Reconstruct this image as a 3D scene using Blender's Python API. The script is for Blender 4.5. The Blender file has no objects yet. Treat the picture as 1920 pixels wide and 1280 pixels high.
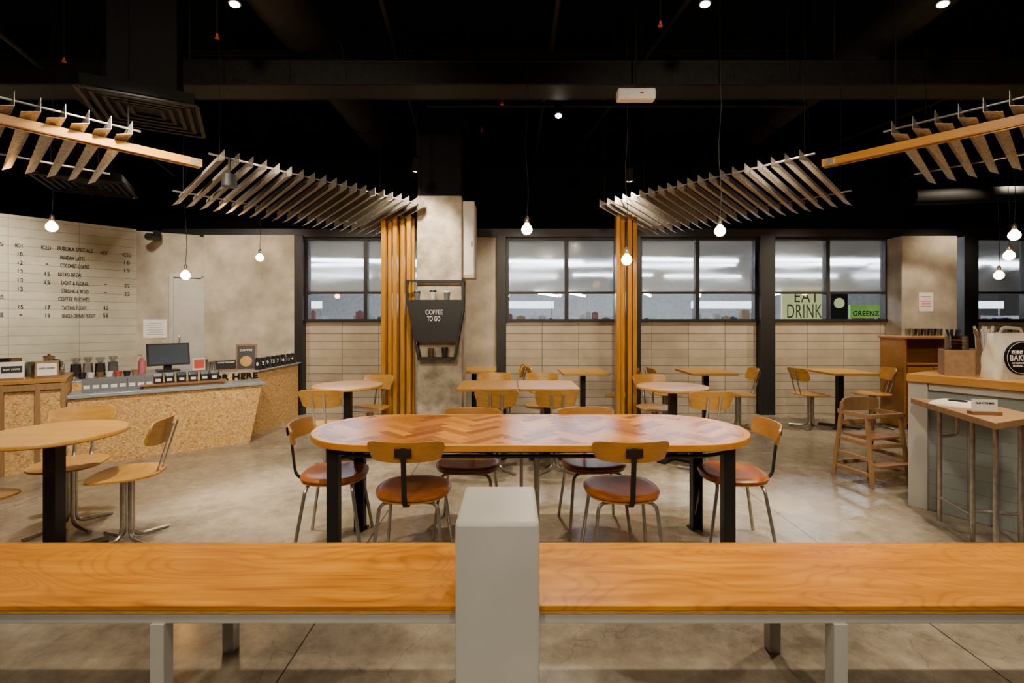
import bpy, bmesh, math, random
from mathutils import Vector, Matrix
random.seed(3)
F=907.0;H=1.43;YH=600.0
EM=2.3
def PX(px,d): return (px-960)/F*d
def PZ(py,d): return H+(YH-py)/F*d
COL=bpy.context.scene.collection
# ------------------------------------------------------------------ materials
def base_mat(name):
    m=bpy.data.materials.new(name); m.use_nodes=True
    nt=m.node_tree; b=nt.nodes['Principled BSDF']
    return m,nt,b
def N(nt,t,**kw):
    n=nt.nodes.new(t)
    for k,v in kw.items(): setattr(n,k,v)
    return n
def coords(nt,scale=(1,1,1),rot=(0,0,0),swz=False):
    tc=N(nt,'ShaderNodeTexCoord'); out=tc.outputs['Object']
    if swz:
        s=N(nt,'ShaderNodeSeparateXYZ'); c=N(nt,'ShaderNodeCombineXYZ')
        nt.links.new(out,s.inputs[0]); nt.links.new(s.outputs[0],c.inputs[0]); nt.links.new(s.outputs[2],c.inputs[1]); nt.links.new(s.outputs[1],c.inputs[2])
        out=c.outputs[0]
    mp=N(nt,'ShaderNodeMapping'); mp.inputs['Scale'].default_value=scale; mp.inputs['Rotation'].default_value=rot
    nt.links.new(out,mp.inputs[0]); return mp.outputs[0]
def ramp(nt,fac,stops):
    r=N(nt,'ShaderNodeValToRGB'); e=r.color_ramp.elements
    e[0].position=stops[0][0]; e[0].color=(*stops[0][1],1)
    e[1].position=stops[-1][0]; e[1].color=(*stops[-1][1],1)
    for p,c in stops[1:-1]:
        x=e.new(p); x.color=(*c,1)
    nt.links.new(fac,r.inputs[0]); return r.outputs[0]
def noise(nt,vec,scale,detail=4,rough=.55,dist=0):
    n=N(nt,'ShaderNodeTexNoise'); n.inputs['Scale'].default_value=scale; n.inputs['Detail'].default_value=detail
    n.inputs['Roughness'].default_value=rough; n.inputs['Distortion'].default_value=dist
    nt.links.new(vec,n.inputs['Vector']); return n.outputs['Fac']
def bump(nt,b,fac,strength=.2,dist=.01):
    bp=N(nt,'ShaderNodeBump'); bp.inputs['Strength'].default_value=strength; bp.inputs['Distance'].default_value=dist
    nt.links.new(fac,bp.inputs['Height']); nt.links.new(bp.outputs[0],b.inputs['Normal'])
def dk(c,k): return tuple(x*k for x in c)
def plain(name,c,rough=.5,metal=0,var=.12,scale=8,spec=None,bmp=0):
    m,nt,b=base_mat(name)
    f=noise(nt,coords(nt),scale)
    nt.links.new(ramp(nt,f,[(.3,dk(c,1-var)),(.7,dk(c,1+var))]),b.inputs['Base Color'])
    b.inputs['Roughness'].default_value=rough; b.inputs['Metallic'].default_value=metal
    if spec is not None: b.inputs['Specular IOR Level'].default_value=spec
    if bmp: bump(nt,b,f,bmp)
    return m
def emit(name,c,s):
    m,nt,b=base_mat(name); b.inputs['Base Color'].default_value=(*c,1)
    b.inputs['Emission Color'].default_value=(*c,1); b.inputs['Emission Strength'].default_value=s
    return m
def wood(name,c1,c2,rough=.4,axis=0,sc=1.0,figure=False,spec=.5):
    m,nt,b=base_mat(name)
    s=[14*sc]*3; s[axis]=1.1*sc
    v=coords(nt,tuple(s)); fine=noise(nt,v,3,6,.6,.3)
    if figure:
        s3=[9]*3; s3[axis]=1.0
        fine=noise(nt,coords(nt,tuple(s3)),2.2,5,.55,.2)
        s2=[3.0]*3; s2[axis]=1.0
        v2=coords(nt,tuple(s2)); n2=noise(nt,v2,.9,1.0,.4,1.2)
        mu=N(nt,'ShaderNodeMath',operation='MULTIPLY'); mu.inputs[1].default_value=60; nt.links.new(n2,mu.inputs[0])
        si=N(nt,'ShaderNodeMath',operation='SINE'); nt.links.new(mu.outputs[0],si.inputs[0])
        pw=N(nt,'ShaderNodeMath',operation='POWER'); ab=N(nt,'ShaderNodeMath',operation='ABSOLUTE'); nt.links.new(si.outputs[0],ab.inputs[0]); nt.links.new(ab.outputs[0],pw.inputs[0]); pw.inputs[1].default_value=9
        ma=N(nt,'ShaderNodeMath',operation='MULTIPLY_ADD'); ma.inputs[1].default_value=-.15; nt.links.new(pw.outputs[0],ma.inputs[0]); nt.links.new(fine,ma.inputs[2])
        fine=ma.outputs[0]
    nt.links.new(ramp(nt,fine,[(.25,c1),(.5,tuple((a+d)/2 for a,d in zip(c1,c2))),(.72,c2)]),b.inputs['Base Color'])
    b.inputs['Roughness'].default_value=rough; b.inputs['Specular IOR Level'].default_value=spec
    bump(nt,b,fine,.04,.003)
    return m
def brick(name,c1,c2,mort,w,h,mw=.006,rough=.45,offset=0.0,bs=.6):
    m,nt,b=base_mat(name)
    v=coords(nt,swz=True)
    t=N(nt,'ShaderNodeTexBrick'); t.offset=offset; t.squash=1
    t.inputs['Color1'].default_value=(*c1,1); t.inputs['Color2'].default_value=(*c2,1); t.inputs['Mortar'].default_value=(*mort,1)
    t.inputs['Scale'].default_value=1; t.inputs['Mortar Size'].default_value=mw; t.inputs['Mortar Smooth'].default_value=.4
    t.inputs['Brick Width'].default_value=w; t.inputs['Row Height'].default_value=h; t.inputs['Bias'].default_value=0
    nt.links.new(v,t.inputs['Vector'])
    f=noise(nt,v,3,5)
    mx=N(nt,'ShaderNodeMixRGB',blend_type='MULTIPLY'); mx.inputs[0].default_value=.6
    nt.links.new(t.outputs[0],mx.inputs[1]); nt.links.new(ramp(nt,f,[(.3,(.74,.74,.72)),(.7,(1.15,1.15,1.15))]),mx.inputs[2])
    nt.links.new(mx.outputs[0],b.inputs['Base Color'])
    b.inputs['Roughness'].default_value=rough
    bp=N(nt,'ShaderNodeBump',invert=True); bp.inputs['Strength'].default_value=bs; bp.inputs['Distance'].default_value=.012
    nt.links.new(t.outputs['Fac'],bp.inputs['Height']); nt.links.new(bp.outputs[0],b.inputs['Normal'])
    return m
def osb(name):
    m,nt,b=base_mat(name)
    cols=[]
    for k,(rot,sc) in enumerate([((.2,.3,.5),(14,56,64)),((.5,1.2,2.1),(20,64,50)),((1.1,.4,1.0),(52,18,58))]):
        v=coords(nt,sc,rot)
        vo=N(nt,'ShaderNodeTexVoronoi'); vo.inputs['Scale'].default_value=1.35; vo.inputs['Randomness'].default_value=1
        nt.links.new(v,vo.inputs['Vector'])
        sp=N(nt,'ShaderNodeSeparateColor'); nt.links.new(vo.outputs['Color'],sp.inputs[0])
        cols.append(sp.outputs[k])
    n1=noise(nt,coords(nt),24,1); n2=noise(nt,coords(nt,(1,1,1),(1,2,3)),21,1)
    def thr(f):
        g=N(nt,'ShaderNodeMath',operation='GREATER_THAN'); g.inputs[1].default_value=.5; nt.links.new(f,g.inputs[0]); return g.outputs[0]
    a=N(nt,'ShaderNodeMixRGB'); nt.links.new(thr(n1),a.inputs[0]); nt.links.new(cols[0],a.inputs[1]); nt.links.new(cols[1],a.inputs[2])
    c=N(nt,'ShaderNodeMixRGB'); nt.links.new(thr(n2),c.inputs[0]); nt.links.new(a.outputs[0],c.inputs[1]); nt.links.new(cols[2],c.inputs[2])
    nt.links.new(ramp(nt,c.outputs[0],[(0,(.30,.135,.035)),(.12,(.46,.245,.075)),(.6,(.57,.34,.115)),(1,(.70,.48,.22))]),b.inputs['Base Color'])
    b.inputs['Roughness'].default_value=.5
    return m
def floor_mat():
    m,nt,b=base_mat('polished_concrete')
    v=coords(nt); f=noise(nt,v,.8,9,.64,.4); g=noise(nt,v,11,7,.7)
    a=N(nt,'ShaderNodeMath',operation='MULTIPLY_ADD'); a.inputs[1].default_value=.5; nt.links.new(g,a.inputs[0]); nt.links.new(f,a.inputs[2])
    c=ramp(nt,a.outputs[0],[(.55,(.115,.094,.068)),(.74,(.22,.187,.140)),(.95,(.36,.31,.235))])
    t=N(nt,'ShaderNodeTexBrick'); t.offset=0
    for k,cc in (('Color1',1),('Color2',1),('Mortar',.2)): t.inputs[k].default_value=(cc,cc,cc,1)
    t.inputs['Scale'].default_value=1; t.inputs['Mortar Size'].default_value=.004; t.inputs['Brick Width'].default_value=2.9; t.inputs['Row Height'].default_value=2.9
    mp=N(nt,'ShaderNodeMapping'); mp.inputs['Location'].default_value=(.93,.4,0); nt.links.new(v,mp.inputs[0]); nt.links.new(mp.outputs[0],t.inputs['Vector'])
    mx=N(nt,'ShaderNodeMixRGB',blend_type='MULTIPLY'); mx.inputs[0].default_value=1
    nt.links.new(c,mx.inputs[1]); nt.links.new(t.outputs[0],mx.inputs[2]); 
    vo=N(nt,'ShaderNodeTexVoronoi',feature='DISTANCE_TO_EDGE'); vo.inputs['Scale'].default_value=1.6
    nz=N(nt,'ShaderNodeTexNoise'); nz.inputs['Scale'].default_value=3; nz.inputs['Detail'].default_value=5
    nt.links.new(v,nz.inputs['Vector']); vm=N(nt,'ShaderNodeVectorMath',operation='MULTIPLY_ADD'); vm.inputs[1].default_value=(.5,.5,.5)
    nt.links.new(nz.outputs['Color'],vm.inputs[0]); nt.links.new(v,vm.inputs[2]); nt.links.new(vm.outputs[0],vo.inputs['Vector'])
    cr=ramp(nt,vo.outputs['Distance'],[(0,(.6,.6,.6)),(.008,(1,1,1))])
    m2=N(nt,'ShaderNodeMixRGB',blend_type='MULTIPLY'); m2.inputs[0].default_value=.7
    nt.links.new(mx.outputs[0],m2.inputs[1]); nt.links.new(cr,m2.inputs[2])
    nt.links.new(m2.outputs[0],b.inputs['Base Color'])
    nt.links.new(ramp(nt,f,[(.3,(.15,.15,.15)),(.7,(.32,.32,.32))]),b.inputs['Roughness'])
    return m
def spangle(name,c,rough=.35,metal=.85,sc=45):
    m,nt,b=base_mat(name)
    v=coords(nt); vo=N(nt,'ShaderNodeTexVoronoi'); vo.inputs['Scale'].default_value=sc; nt.links.new(v,vo.inputs['Vector'])
    sp=N(nt,'ShaderNodeSeparateColor'); nt.links.new(vo.outputs['Color'],sp.inputs[0])
    nt.links.new(ramp(nt,sp.outputs[0],[(0,dk(c,.70)),(1,dk(c,1.25))]),b.inputs['Base Color'])
    b.inputs['Roughness'].default_value=rough; b.inputs['Metallic'].default_value=metal
    return m
def clear_glass(name,tint=(.95,.97,1),gl=.08):
    m=bpy.data.materials.new(name); m.use_nodes=True; nt=m.node_tree; nt.nodes.clear()
    o=N(nt,'ShaderNodeOutputMaterial'); t=N(nt,'ShaderNodeBsdfTransparent'); g=N(nt,'ShaderNodeBsdfGlossy'); x=N(nt,'ShaderNodeMixShader')
    t.inputs[0].default_value=(*tint,1); g.inputs['Roughness'].default_value=.03; x.inputs[0].default_value=gl
    nt.links.new(t.outputs[0],x.inputs[1]); nt.links.new(g.outputs[0],x.inputs[2]); nt.links.new(x.outputs[0],o.inputs[0]); return m
def film_glass(name):
    m,nt,b=base_mat(name)
    b.inputs['Base Color'].default_value=(.60,.63,.65,1); b.inputs['Transmission Weight'].default_value=.80
    b.inputs['IOR'].default_value=1.2
    v=coords(nt,(.35,1,1.8)); f=noise(nt,v,2.2,3)
    nt.links.new(ramp(nt,f,[(.35,(.08,.08,.08)),(.65,(.24,.24,.24))]),b.inputs['Roughness'])
    return m
def attr_mat():
    m,nt,b=base_mat('herringbone_wood')
    a=N(nt,'ShaderNodeAttribute'); a.attribute_name='Col'
    f=noise(nt,coords(nt,(20,60,20),(0,0,.78)),2,6,.6)
    mx=N(nt,'ShaderNodeMixRGB',blend_type='MULTIPLY'); mx.inputs[0].default_value=.6
    nt.links.new(a.outputs[0],mx.inputs[1]); nt.links.new(ramp(nt,f,[(.3,(.72,.68,.6)),(.7,(1.2,1.2,1.2))]),mx.inputs[2])
    nt.links.new(mx.outputs[0],b.inputs['Base Color']); b.inputs['Roughness'].default_value=.26; b.inputs['Specular IOR Level'].default_value=.3
    return m
M={}
M['floor']=floor_mat()
M['black']=plain('black_paint',(.008,.008,.009),.5)
M['ceil']=plain('black_ceiling',(.002,.002,.0022),.9,spec=.05)
M['duct']=plain('dark_duct',(.0045,.0043,.0042),.7,.0,spec=.12)
M['tray']=plain('dusty_black_tray',(.0085,.0078,.0073),.6,.0,.4,20,spec=.2)
M['steelblk']=plain('blackened_steel',(.016,.015,.015),.42,.5)
M['gunsteel']=plain('raw_steel',(.40,.37,.33),.28,.85,.2,30)
M['galv']=spangle('galvanised_slats',(.43,.395,.335),.32,.6,80)
M['greysteel']=plain('grey_zinc_paint',(.42,.425,.41),.34,.15,.06,4)
M['greytop']=plain('zinc_worktop',(.34,.39,.42),.35,.4,.12,10)
M['plaster']=plain('rough_plaster',(.36,.31,.24),.8,0,.28,3.0,bmp=.5)
M['concrete']=plain('raw_concrete',(.44,.385,.30),.85,0,.42,6,bmp=.8)
M['tile']=brick('stacked_cement_tile',(.43,.365,.28),(.365,.305,.23),(.15,.12,.085),.56,.122,.005,.3)
M['mtile']=brick('menu_wall_tile',(.44,.42,.34),(.40,.38,.305),(.24,.22,.17),.66,.112,.004,bs=.35)
M['gtile']=brick('grey_counter_tile',(.22,.25,.25),(.20,.23,.23),(.14,.15,.15),.30,.10,.003,bs=.25)
M['bench']=wood('bench_plywood',(.28,.085,.0),(.56,.225,.0),.34,0,1,True,.35)
M['ply']=wood('honey_plywood',(.37,.17,.025),(.51,.275,.05),.38,0,1)
M['plydark']=wood('brown_plywood',(.25,.10,.016),(.36,.17,.032),.34,0,1)
M['plyedge']=wood('plywood_edge',(.26,.11,.015),(.55,.28,.06),.5,0,6)
M['slatwood']=wood('golden_timber',(.34,.14,.008),(.58,.285,.022),.20,2,1,spec=.7)
M['beamwood']=wood('timber_beam',(.38,.16,.010),(.54,.26,.024),.40,0,1)
M['darkwood']=wood('brown_timber',(.16,.068,.022),(.27,.13,.045),.5,0,1)
M['cabwood']=wood('orange_brown_timber',(.25,.10,.02),(.38,.18,.04),.45,0,1)
M['midwood']=wood('weathered_timber',(.20,.105,.04),(.31,.175,.072),.55,2,1)
M['ctop']=wood('oiled_counter_top',(.28,.125,.024),(.40,.205,.045),.4,0,1)
M['rim']=wood('table_rim_wood',(.36,.135,.012),(.48,.21,.030),.28,0,1.5)
M['herr']=attr_mat()
M['leather']=plain('tan_leather',(.25,.072,.010),.32,0,.32,6)
M['osb']=osb('strand_board')
M['white']=plain('white_paper',(.66,.64,.60),.6,0,.04)
M['cream']=plain('cream_canvas',(.60,.55,.45),.9,0,.08,20)
M['kraft']=plain('kraft_card',(.25,.145,.07),.8,0,.15,30)
M['ink']=plain('ink_lettering',(.008,.008,.008),.8,spec=.1)
M['wht']=plain('white_lettering',(.9,.9,.88),.6,0,.02)
M['film']=film_glass('frosted_film_glass')
M['glass']=clear_glass('clear_glass')
M['jar']=clear_glass('jar_glass',(.8,.82,.8),.25)
M['bulb']=emit('bulb_glow',(1,.46,.12),90)
M['lens']=emit('spot_lens',(1,.86,.66),90)
M['tube']=emit('tube_glow',(.90,.95,1),52)
M['screen']=emit('screen_glow',(.02,.04,.06),.3)
M['addedglow']=emit('added_panel_glow',(.85,.90,.92),2.4)  # glow for panels added to brighten the shop behind the clear panes
M['red']=plain('red_print',(.50,.05,.03),.5)
M['pink']=plain('pink_plastic',(.6,.15,.22),.4)
M['shopwall']=plain('shop_wall',(.42,.43,.43),.7)
M['shopceil']=plain('shop_ceiling',(.38,.38,.38),.8)
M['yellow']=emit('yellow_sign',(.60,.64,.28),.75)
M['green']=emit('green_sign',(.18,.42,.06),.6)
M['lgreen']=plain('green_brush_lettering',(.18,.28,.09),.5)
M['grey']=plain('grey_carton',(.13,.14,.15),.6)
M['sack']=plain('black_pouch',(.012,.012,.014),.35)
M['door']=plain('grey_metal_door',(.37,.36,.335),.45,.1,.08)
PAL=[plain('package_%d'%i,c,.5) for i,c in enumerate([(.16,.05,.04),(.04,.05,.09),(.2,.17,.08),(.05,.09,.06),(.25,.25,.25),(.3,.3,.29),(.2,.13,.07),(.02,.02,.03)])]
# ------------------------------------------------------------------ mesh helpers
def bx(bm,c,s,rz=0,rx=0,ry=0):
    mt=Matrix.Translation(c)@Matrix.Rotation(rz,4,'Z')@Matrix.Rotation(ry,4,'Y')@Matrix.Rotation(rx,4,'X')@Matrix.Diagonal((*s,1))
    bmesh.ops.create_cube(bm,size=1,matrix=mt)
def cyl(bm,p0,p1,r,r2=None,seg=14):
    p0=Vector(p0);p1=Vector(p1);d=p1-p0
    q=Vector((0,0,1)).rotation_difference(d.normalized()).to_matrix().to_4x4()
    bmesh.ops.create_cone(bm,cap_ends=True,segments=seg,radius1=r,radius2=r if r2 is None else r2,depth=d.length,matrix=Matrix.Translation((p0+p1)/2)@q)
def fillet(pts,rad,n=5):
    pts=[Vector(p) for p in pts]; out=[pts[0]]
    for i in range(1,len(pts)-1):
        a,b,c=pts[i-1],pts[i],pts[i+1]
        d1=(a-b);d2=(c-b); r=min(rad,d1.length*.49,d2.length*.49)
        s=b+d1.normalized()*r; e=b+d2.normalized()*r
        for k in range(n+1):
            t=k/n; out.append(s*(1-t)**2+b*2*t*(1-t)+e*t*t)
    out.append(pts[-1]); return out
def tube(bm,pts,r,seg=8,flat=None):
    pts=[Vector(p) for p in pts]; rings=[]
    up=None
    for i,p in enumerate(pts):
        if i==0: t=pts[1]-p
        elif i==len(pts)-1: t=p-pts[i-1]
        else: t=(pts[i+1]-p).normalized()+(p-pts[i-1]).normalized()
        t.normalize()
        if up is None: up=Vector((0,0,1)) if abs(t.z)<.9 else Vector((0,1,0))
        x=t.cross(up)
        if x.length<1e-4: x=t.cross(Vector((1,0,0)))
        x.normalize(); y=x.cross(t).normalized(); up=y
        ring=[]
        for k in range(seg):
            a=2*math.pi*(k+.5)/seg
            ring.append(bm.verts.new(p+x*math.cos(a)*r+y*math.sin(a)*(r if flat is None else flat)))
        rings.append(ring)
    for i in range(len(rings)-1):
        for k in range(seg):
            bm.faces.new((rings[i][k],rings[i][(k+1)%seg],rings[i+1][(k+1)%seg],rings[i+1][k]))
    bm.faces.new(rings[0][::-1]); bm.faces.new(rings[-1])
def lathe(bm,prof,seg=24,c=(0,0,0)):
    c=Vector(c); rings=[]
    for r,z in prof:
        if r<1e-5: rings.append([bm.verts.new(c+Vector((0,0,z)))])
        else: rings.append([bm.verts.new(c+Vector((r*math.cos(2*math.pi*k/seg),r*math.sin(2*math.pi*k/seg),z))) for k in range(seg)])
    for a,b in zip(rings,rings[1:]):
        for k in range(seg):
            k2=(k+1)%seg
            if len(a)==1 and len(b)==1: continue
            if len(a)==1: bm.faces.new((a[0],b[k2],b[k]))
            elif len(b)==1: bm.faces.new((a[k],a[k2],b[0]))
            else: bm.faces.new((a[k],a[k2],b[k2],b[k]))
def prism(bm,poly,z0,z1,top=None):
    top=top or poly
    a=[bm.verts.new((x,y,z0)) for x,y in poly]; b=[bm.verts.new((x,y,z1)) for x,y in top]
    n=len(poly)
    bm.faces.new(a[::-1]); bm.faces.new(b)
    for i in range(n): bm.faces.new((a[i],a[(i+1)%n],b[(i+1)%n],b[i]))
def rrect(w,d,r,n=5):
    out=[]
    for cx,cy,a0 in ((w/2-r,d/2-r,0),(-w/2+r,d/2-r,90),(-w/2+r,-d/2+r,180),(w/2-r,-d/2+r,270)):
        for k in range(n+1):
            a=math.radians(a0+90*k/n); out.append((cx+r*math.cos(a),cy+r*math.sin(a)))
    return out
def curved(bm,w,h,t,z,y0,curv,p=5,nx=24,nz=6,lean=0.0,taper=0.0):
    # plywood back: rounded-corner panel, bent in plan, a little narrower at the bottom
    grids=[]
    for off in (-t/2,t/2):
        g=[]
        for i in range(nx+1):
            u=math.sin(math.pi/2*(-1+2*i/nx)); hh=(max(0,1-abs(u)**p))**(1/p)*h/2
            hh=max(hh,.45*h/2)
            row=[]
            for j in range(nz+1):
                v=-1+2*j/nz
                row.append(bm.verts.new((u*w/2*(1+taper*v),y0+curv*u*u+off-lean*(v*h/2),z+v*hh)))
            g.append(row)
        grids.append(g)
    A,B=grids
    for i in range(nx):
        for j in range(nz):
            bm.faces.new((A[i][j],A[i+1][j],A[i+1][j+1],A[i][j+1])); bm.faces.new((B[i][j],B[i][j+1],B[i+1][j+1],B[i+1][j]))
    for i in range(nx):
        bm.faces.new((A[i][0],B[i][0],B[i+1][0],A[i+1][0])); bm.faces.new((A[i][nz],A[i+1][nz],B[i+1][nz],B[i][nz]))
    for j in range(nz):
        bm.faces.new((A[0][j],A[0][j+1],B[0][j+1],B[0][j])); bm.faces.new((A[nx][j],B[nx][j],B[nx][j+1],A[nx][j+1]))
def seatmesh(bm,w,d,prof,e=2.6,taper=.0,seg=36,front_drop=0):
    rings=[]
    for r,z in prof:
        if r<1e-5: rings.append([bm.verts.new((0,0,z))]); continue
        ring=[]
        for k in range(seg):
            a=2*math.pi*k/seg; ca,sa=math.cos(a),math.sin(a)
            x=math.copysign(abs(ca)**(2/e),ca)*w/2*r; y=math.copysign(abs(sa)**(2/e),sa)*d/2*r
            x*=1+taper*(y/(d/2))
            ring.append(bm.verts.new((x,y,z-front_drop*max(0,y/(d/2))**3)))
        rings.append(ring)
    for a,b in zip(rings,rings[1:]):
        for k in range(seg):
            k2=(k+1)%seg
            if len(a)==1: bm.faces.new((a[0],b[k],b[k2]))
            elif len(b)==1: bm.faces.new((a[k2],a[k],b[0]))
            else: bm.faces.new((a[k2],a[k],b[k],b[k2]))
def fin(name,bm,mat,parent=None,smooth=False,bevel=0,loc=None,rz=0,label=None,cat=None,group=None,kind=None):
    bmesh.ops.recalc_face_normals(bm,faces=bm.faces)
    me=bpy.data.meshes.new(name); bm.to_mesh(me); bm.free()
    me.materials.append(mat)
    if smooth:
        for p in me.polygons: p.use_smooth=True
        try: me.set_sharp_from_angle(angle=math.radians(42))
        except Exception: pass
    o=bpy.data.objects.new(name,me); COL.objects.link(o)
    if parent: o.parent=parent
    if loc: o.location=loc
    o.rotation_euler[2]=rz
    if bevel:
        md=o.modifiers.new('bevel','BEVEL'); md.width=bevel; md.segments=2; md.limit_method='ANGLE'; md.angle_limit=math.radians(35)
    if label: o['label']=label
    if cat: o['category']=cat
    if group: o['group']=group
    if kind: o['kind']=kind
    return o
def part(parent,name,mat,fn,smooth=False,bevel=0,label=None):
    bm=bmesh.new(); fn(bm); return fin(name,bm,mat,parent,smooth,bevel,label=label)
def solo(name,mat,fn,label,cat,loc=(0,0,0),rz=0,smooth=False,bevel=0,group=None):
    bm=bmesh.new(); fn(bm); return fin(name,bm,mat,None,smooth,bevel,loc,rz,label,cat,group)
def struct(name,mat,fn,loc=(0,0,0),rz=0,bevel=0):
    bm=bmesh.new(); fn(bm); return fin(name,bm,mat,None,False,bevel,loc,rz,kind='structure')
def thing(name,loc,rz,label,cat,group=None):
    e=bpy.data.objects.new(name,None); e.empty_display_size=.1; COL.objects.link(e)
    e.location=loc; e.rotation_euler[2]=rz; e['label']=label; e['category']=cat
    if group: e['group']=group
    return e
def clone(root,loc,rz=0,label=None,group=None):
    def cp(o,par):
        n=o.copy(); COL.objects.link(n)
        if par: n.parent=par
        for c in o.children: cp(c,n)
        return n
    r=cp(root,None); r.location=loc; r.rotation_euler[2]=rz
    if label: r['label']=label
    if group: r['group']=group
    return r
def text(parent,body,loc,w,h,mat,rz=0,align='C',name='lettering',depth=.0015,bold=.018):
    cu=bpy.data.curves.new(name,'FONT'); cu.body=body; cu.extrude=.01; cu.align_x='CENTER'; cu.space_line=.9; cu.offset=bold; cu.space_character=1.08
    to=bpy.data.objects.new(name,cu); COL.objects.link(to)
    dg=bpy.context.evaluated_depsgraph_get(); me=bpy.data.meshes.new_from_object(to.evaluated_get(dg))
    bpy.data.objects.remove(to)
    xs=[v.co.x for v in me.vertices]; ys=[v.co.y for v in me.vertices]
    cx=(min(xs)+max(xs))/2; cy=(min(ys)+max(ys))/2; ww=max(xs)-min(xs); hh=max(max(ys)-min(ys),1e-3)
    if w is None: w=h*ww/hh*.8
    if h is None: h=w*hh/ww
    for v in me.vertices:
        x=(v.co.x-cx)/ww*w; y=(v.co.y-cy)/hh*h; z=v.co.z/.01*depth
        v.co=(x,-z,y)
    me.materials.clear(); me.materials.append(mat)
    o=bpy.data.objects.new(name,me); COL.objects.link(o)
    if parent: o.parent=parent
    o.location=loc; o.rotation_euler[2]=rz
    return o
# ------------------------------------------------------------------ room shell
D=7.41; CEIL=4.7
struct('floor',M['floor'],lambda bm:bx(bm,(0,8.5,-.05),(22,25,.1)))
struct('ceiling',M['ceil'],lambda bm:bx(bm,(0,2.2,CEIL+.05),(22,11,.1)))
struct('wall_front',M['ceil'],lambda bm:bx(bm,(0,-3.1,CEIL/2),(22,.2,CEIL)))
struct('wall_right',M['ceil'],lambda bm:bx(bm,(9.6,2.2,CEIL/2),(.2,10.8,CEIL)))
struct('wall_left',M['ceil'],lambda bm:bx(bm,(-9.6,2.2,CEIL/2),(.2,10.8,CEIL)))
WT=PZ(443,D); SILL=PZ(603,D)
struct('wall_back_upper',M['ceil'],lambda bm:bx(bm,(0,D+.12,(WT+CEIL)/2),(19,.2,CEIL-WT)))
def wx(px): return PX(px,D)
def tilewall(name,a,b):
    x0,x1=wx(a),wx(b)
    struct(name,M['tile'],lambda bm:bx(bm,((x1-x0)/2,.1,SILL/2),(x1-x0,.2,SILL)),loc=(x0,D,0))
tilewall('wall_back_a',573,872); tilewall('wall_back_b',948,1418); tilewall('wall_back_c',1445,1690); tilewall('wall_back_d',1820,2060)
struct('wall_back_plaster',M['plaster'],lambda bm:bx(bm,((wx(868)+wx(932))/2,D+.08,WT/2),(wx(932)-wx(868),.24,WT)))
struct('wall_plaster_panel',M['plaster'],lambda bm:bx(bm,(-3.96,D+.02,WT/2),(1.36,.3,WT)))
struct('wall_plaster_pier',M['plaster'],lambda bm:bx(bm,((PX(1691,7.1)+PX(1795,7.1))/2,7.3,PZ(442,7.1)/2),(PX(1795,7.1)-PX(1691,7.1),.4,PZ(442,7.1))),bevel=.01)
for i,(a,b) in enumerate([(551,574),(932,949),(1156,1198),(1419,1446),(1663,1690),(1795,1821)]):
    x0,x1=wx(a),wx(b)
    struct('trim_%d'%(i+1),M['black'],lambda bm:bx(bm,((x0+x1)/2,D-.02,WT/2),(x1-x0,.2,WT)),bevel=.005)
struct('trim_7',M['black'],lambda bm:bx(bm,(1.5,D-.03,WT+.04),(13.6,.12,.12)))
wn=0
def window(a,b,ms):
    global wn; wn+=1
    x0,x1=wx(a),wx(b); zt=WT-.02; zb=SILL; zm=PZ(548,D)
    def fr(bm):
        t=.042
        bx(bm,((x0+x1)/2,D+.03,zt-t/2),(x1-x0,.12,t)); bx(bm,((x0+x1)/2,D+.03,zb+t/2),(x1-x0,.14,t)); bx(bm,((x0+x1)/2,D+.03,zm),(x1-x0,.10,.04))
        for xx in (x0+t/2,x1-t/2): bx(bm,(xx,D+.03,(zt+zb)/2),(t,.11,zt-zb))
        for m in ms: bx(bm,(wx(m),D+.03,(zt+zb)/2),(.058,.105,zt-zb))
    o=struct('window_%d'%wn,M['black'],fr)
    part(o,'frosted_pane',M['film'],lambda bm:bx(bm,((x0+x1)/2,D+.05,(zt+zm)/2),(x1-x0-.05,.006,zt-zm-.03)))
    part(o,'clear_pane',M['glass'],lambda bm:bx(bm,((x0+x1)/2,D+.05,(zb+zm)/2),(x1-x0-.05,.004,zm-zb-.03)))
window(574,872,[686]); window(949,1156,[1062]); window(1198,1419,[1307]); window(1446,1663,[1551]); window(1821,2060,[1925])
A=Vector((-7.45,4.42)); B=Vector((-5.39,6.94)); C=Vector((-4.62,7.38))
def angwall(name,p,q,mat,h,t=.2):
    d=q-p; L=d.length; a=math.atan2(d.y,d.x)
    return struct(name,mat,lambda bm:bx(bm,(L/2,t/2,h/2),(L,t,h)),loc=(p.x,p.y,0),rz=a),a,L
wm,am,Lm=angwall('wall_menu',A,B,M['mtile'],WT+.02)
wd,ad,Ld=angwall('wall_door_side',B,C,M['plaster'],WT)
struct('wall_left_return',M['ceil'],lambda bm:bx(bm,(-8.5,4.4,CEIL/2),(2.1,.1,CEIL)))
dd=(C-B).normalized(); 
def hit(px,P,dv):
    k=(px-960)/F; s=(k*P.y-P.x)/(dv.x-k*dv.y); return s
s0,s1=hit(325,B,dd),hit(379,B,dd)
door=struct('door_1',M['door'],lambda bm:(bx(bm,((s0+s1)/2,-.015,1.03),(s1-s0,.03,2.06))),loc=(B.x,B.y,0),rz=ad,bevel=.004)
part(door,'door_frame',M['door'],lambda bm:(bx(bm,(s0-.02,-.025,1.05),(.05,.06,2.1)),bx(bm,(s1+.01,-.025,1.05),(.04,.06,2.1)),bx(bm,((s0+s1)/2,-.025,2.09),(s1-s0+.09,.06,.05))))
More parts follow.
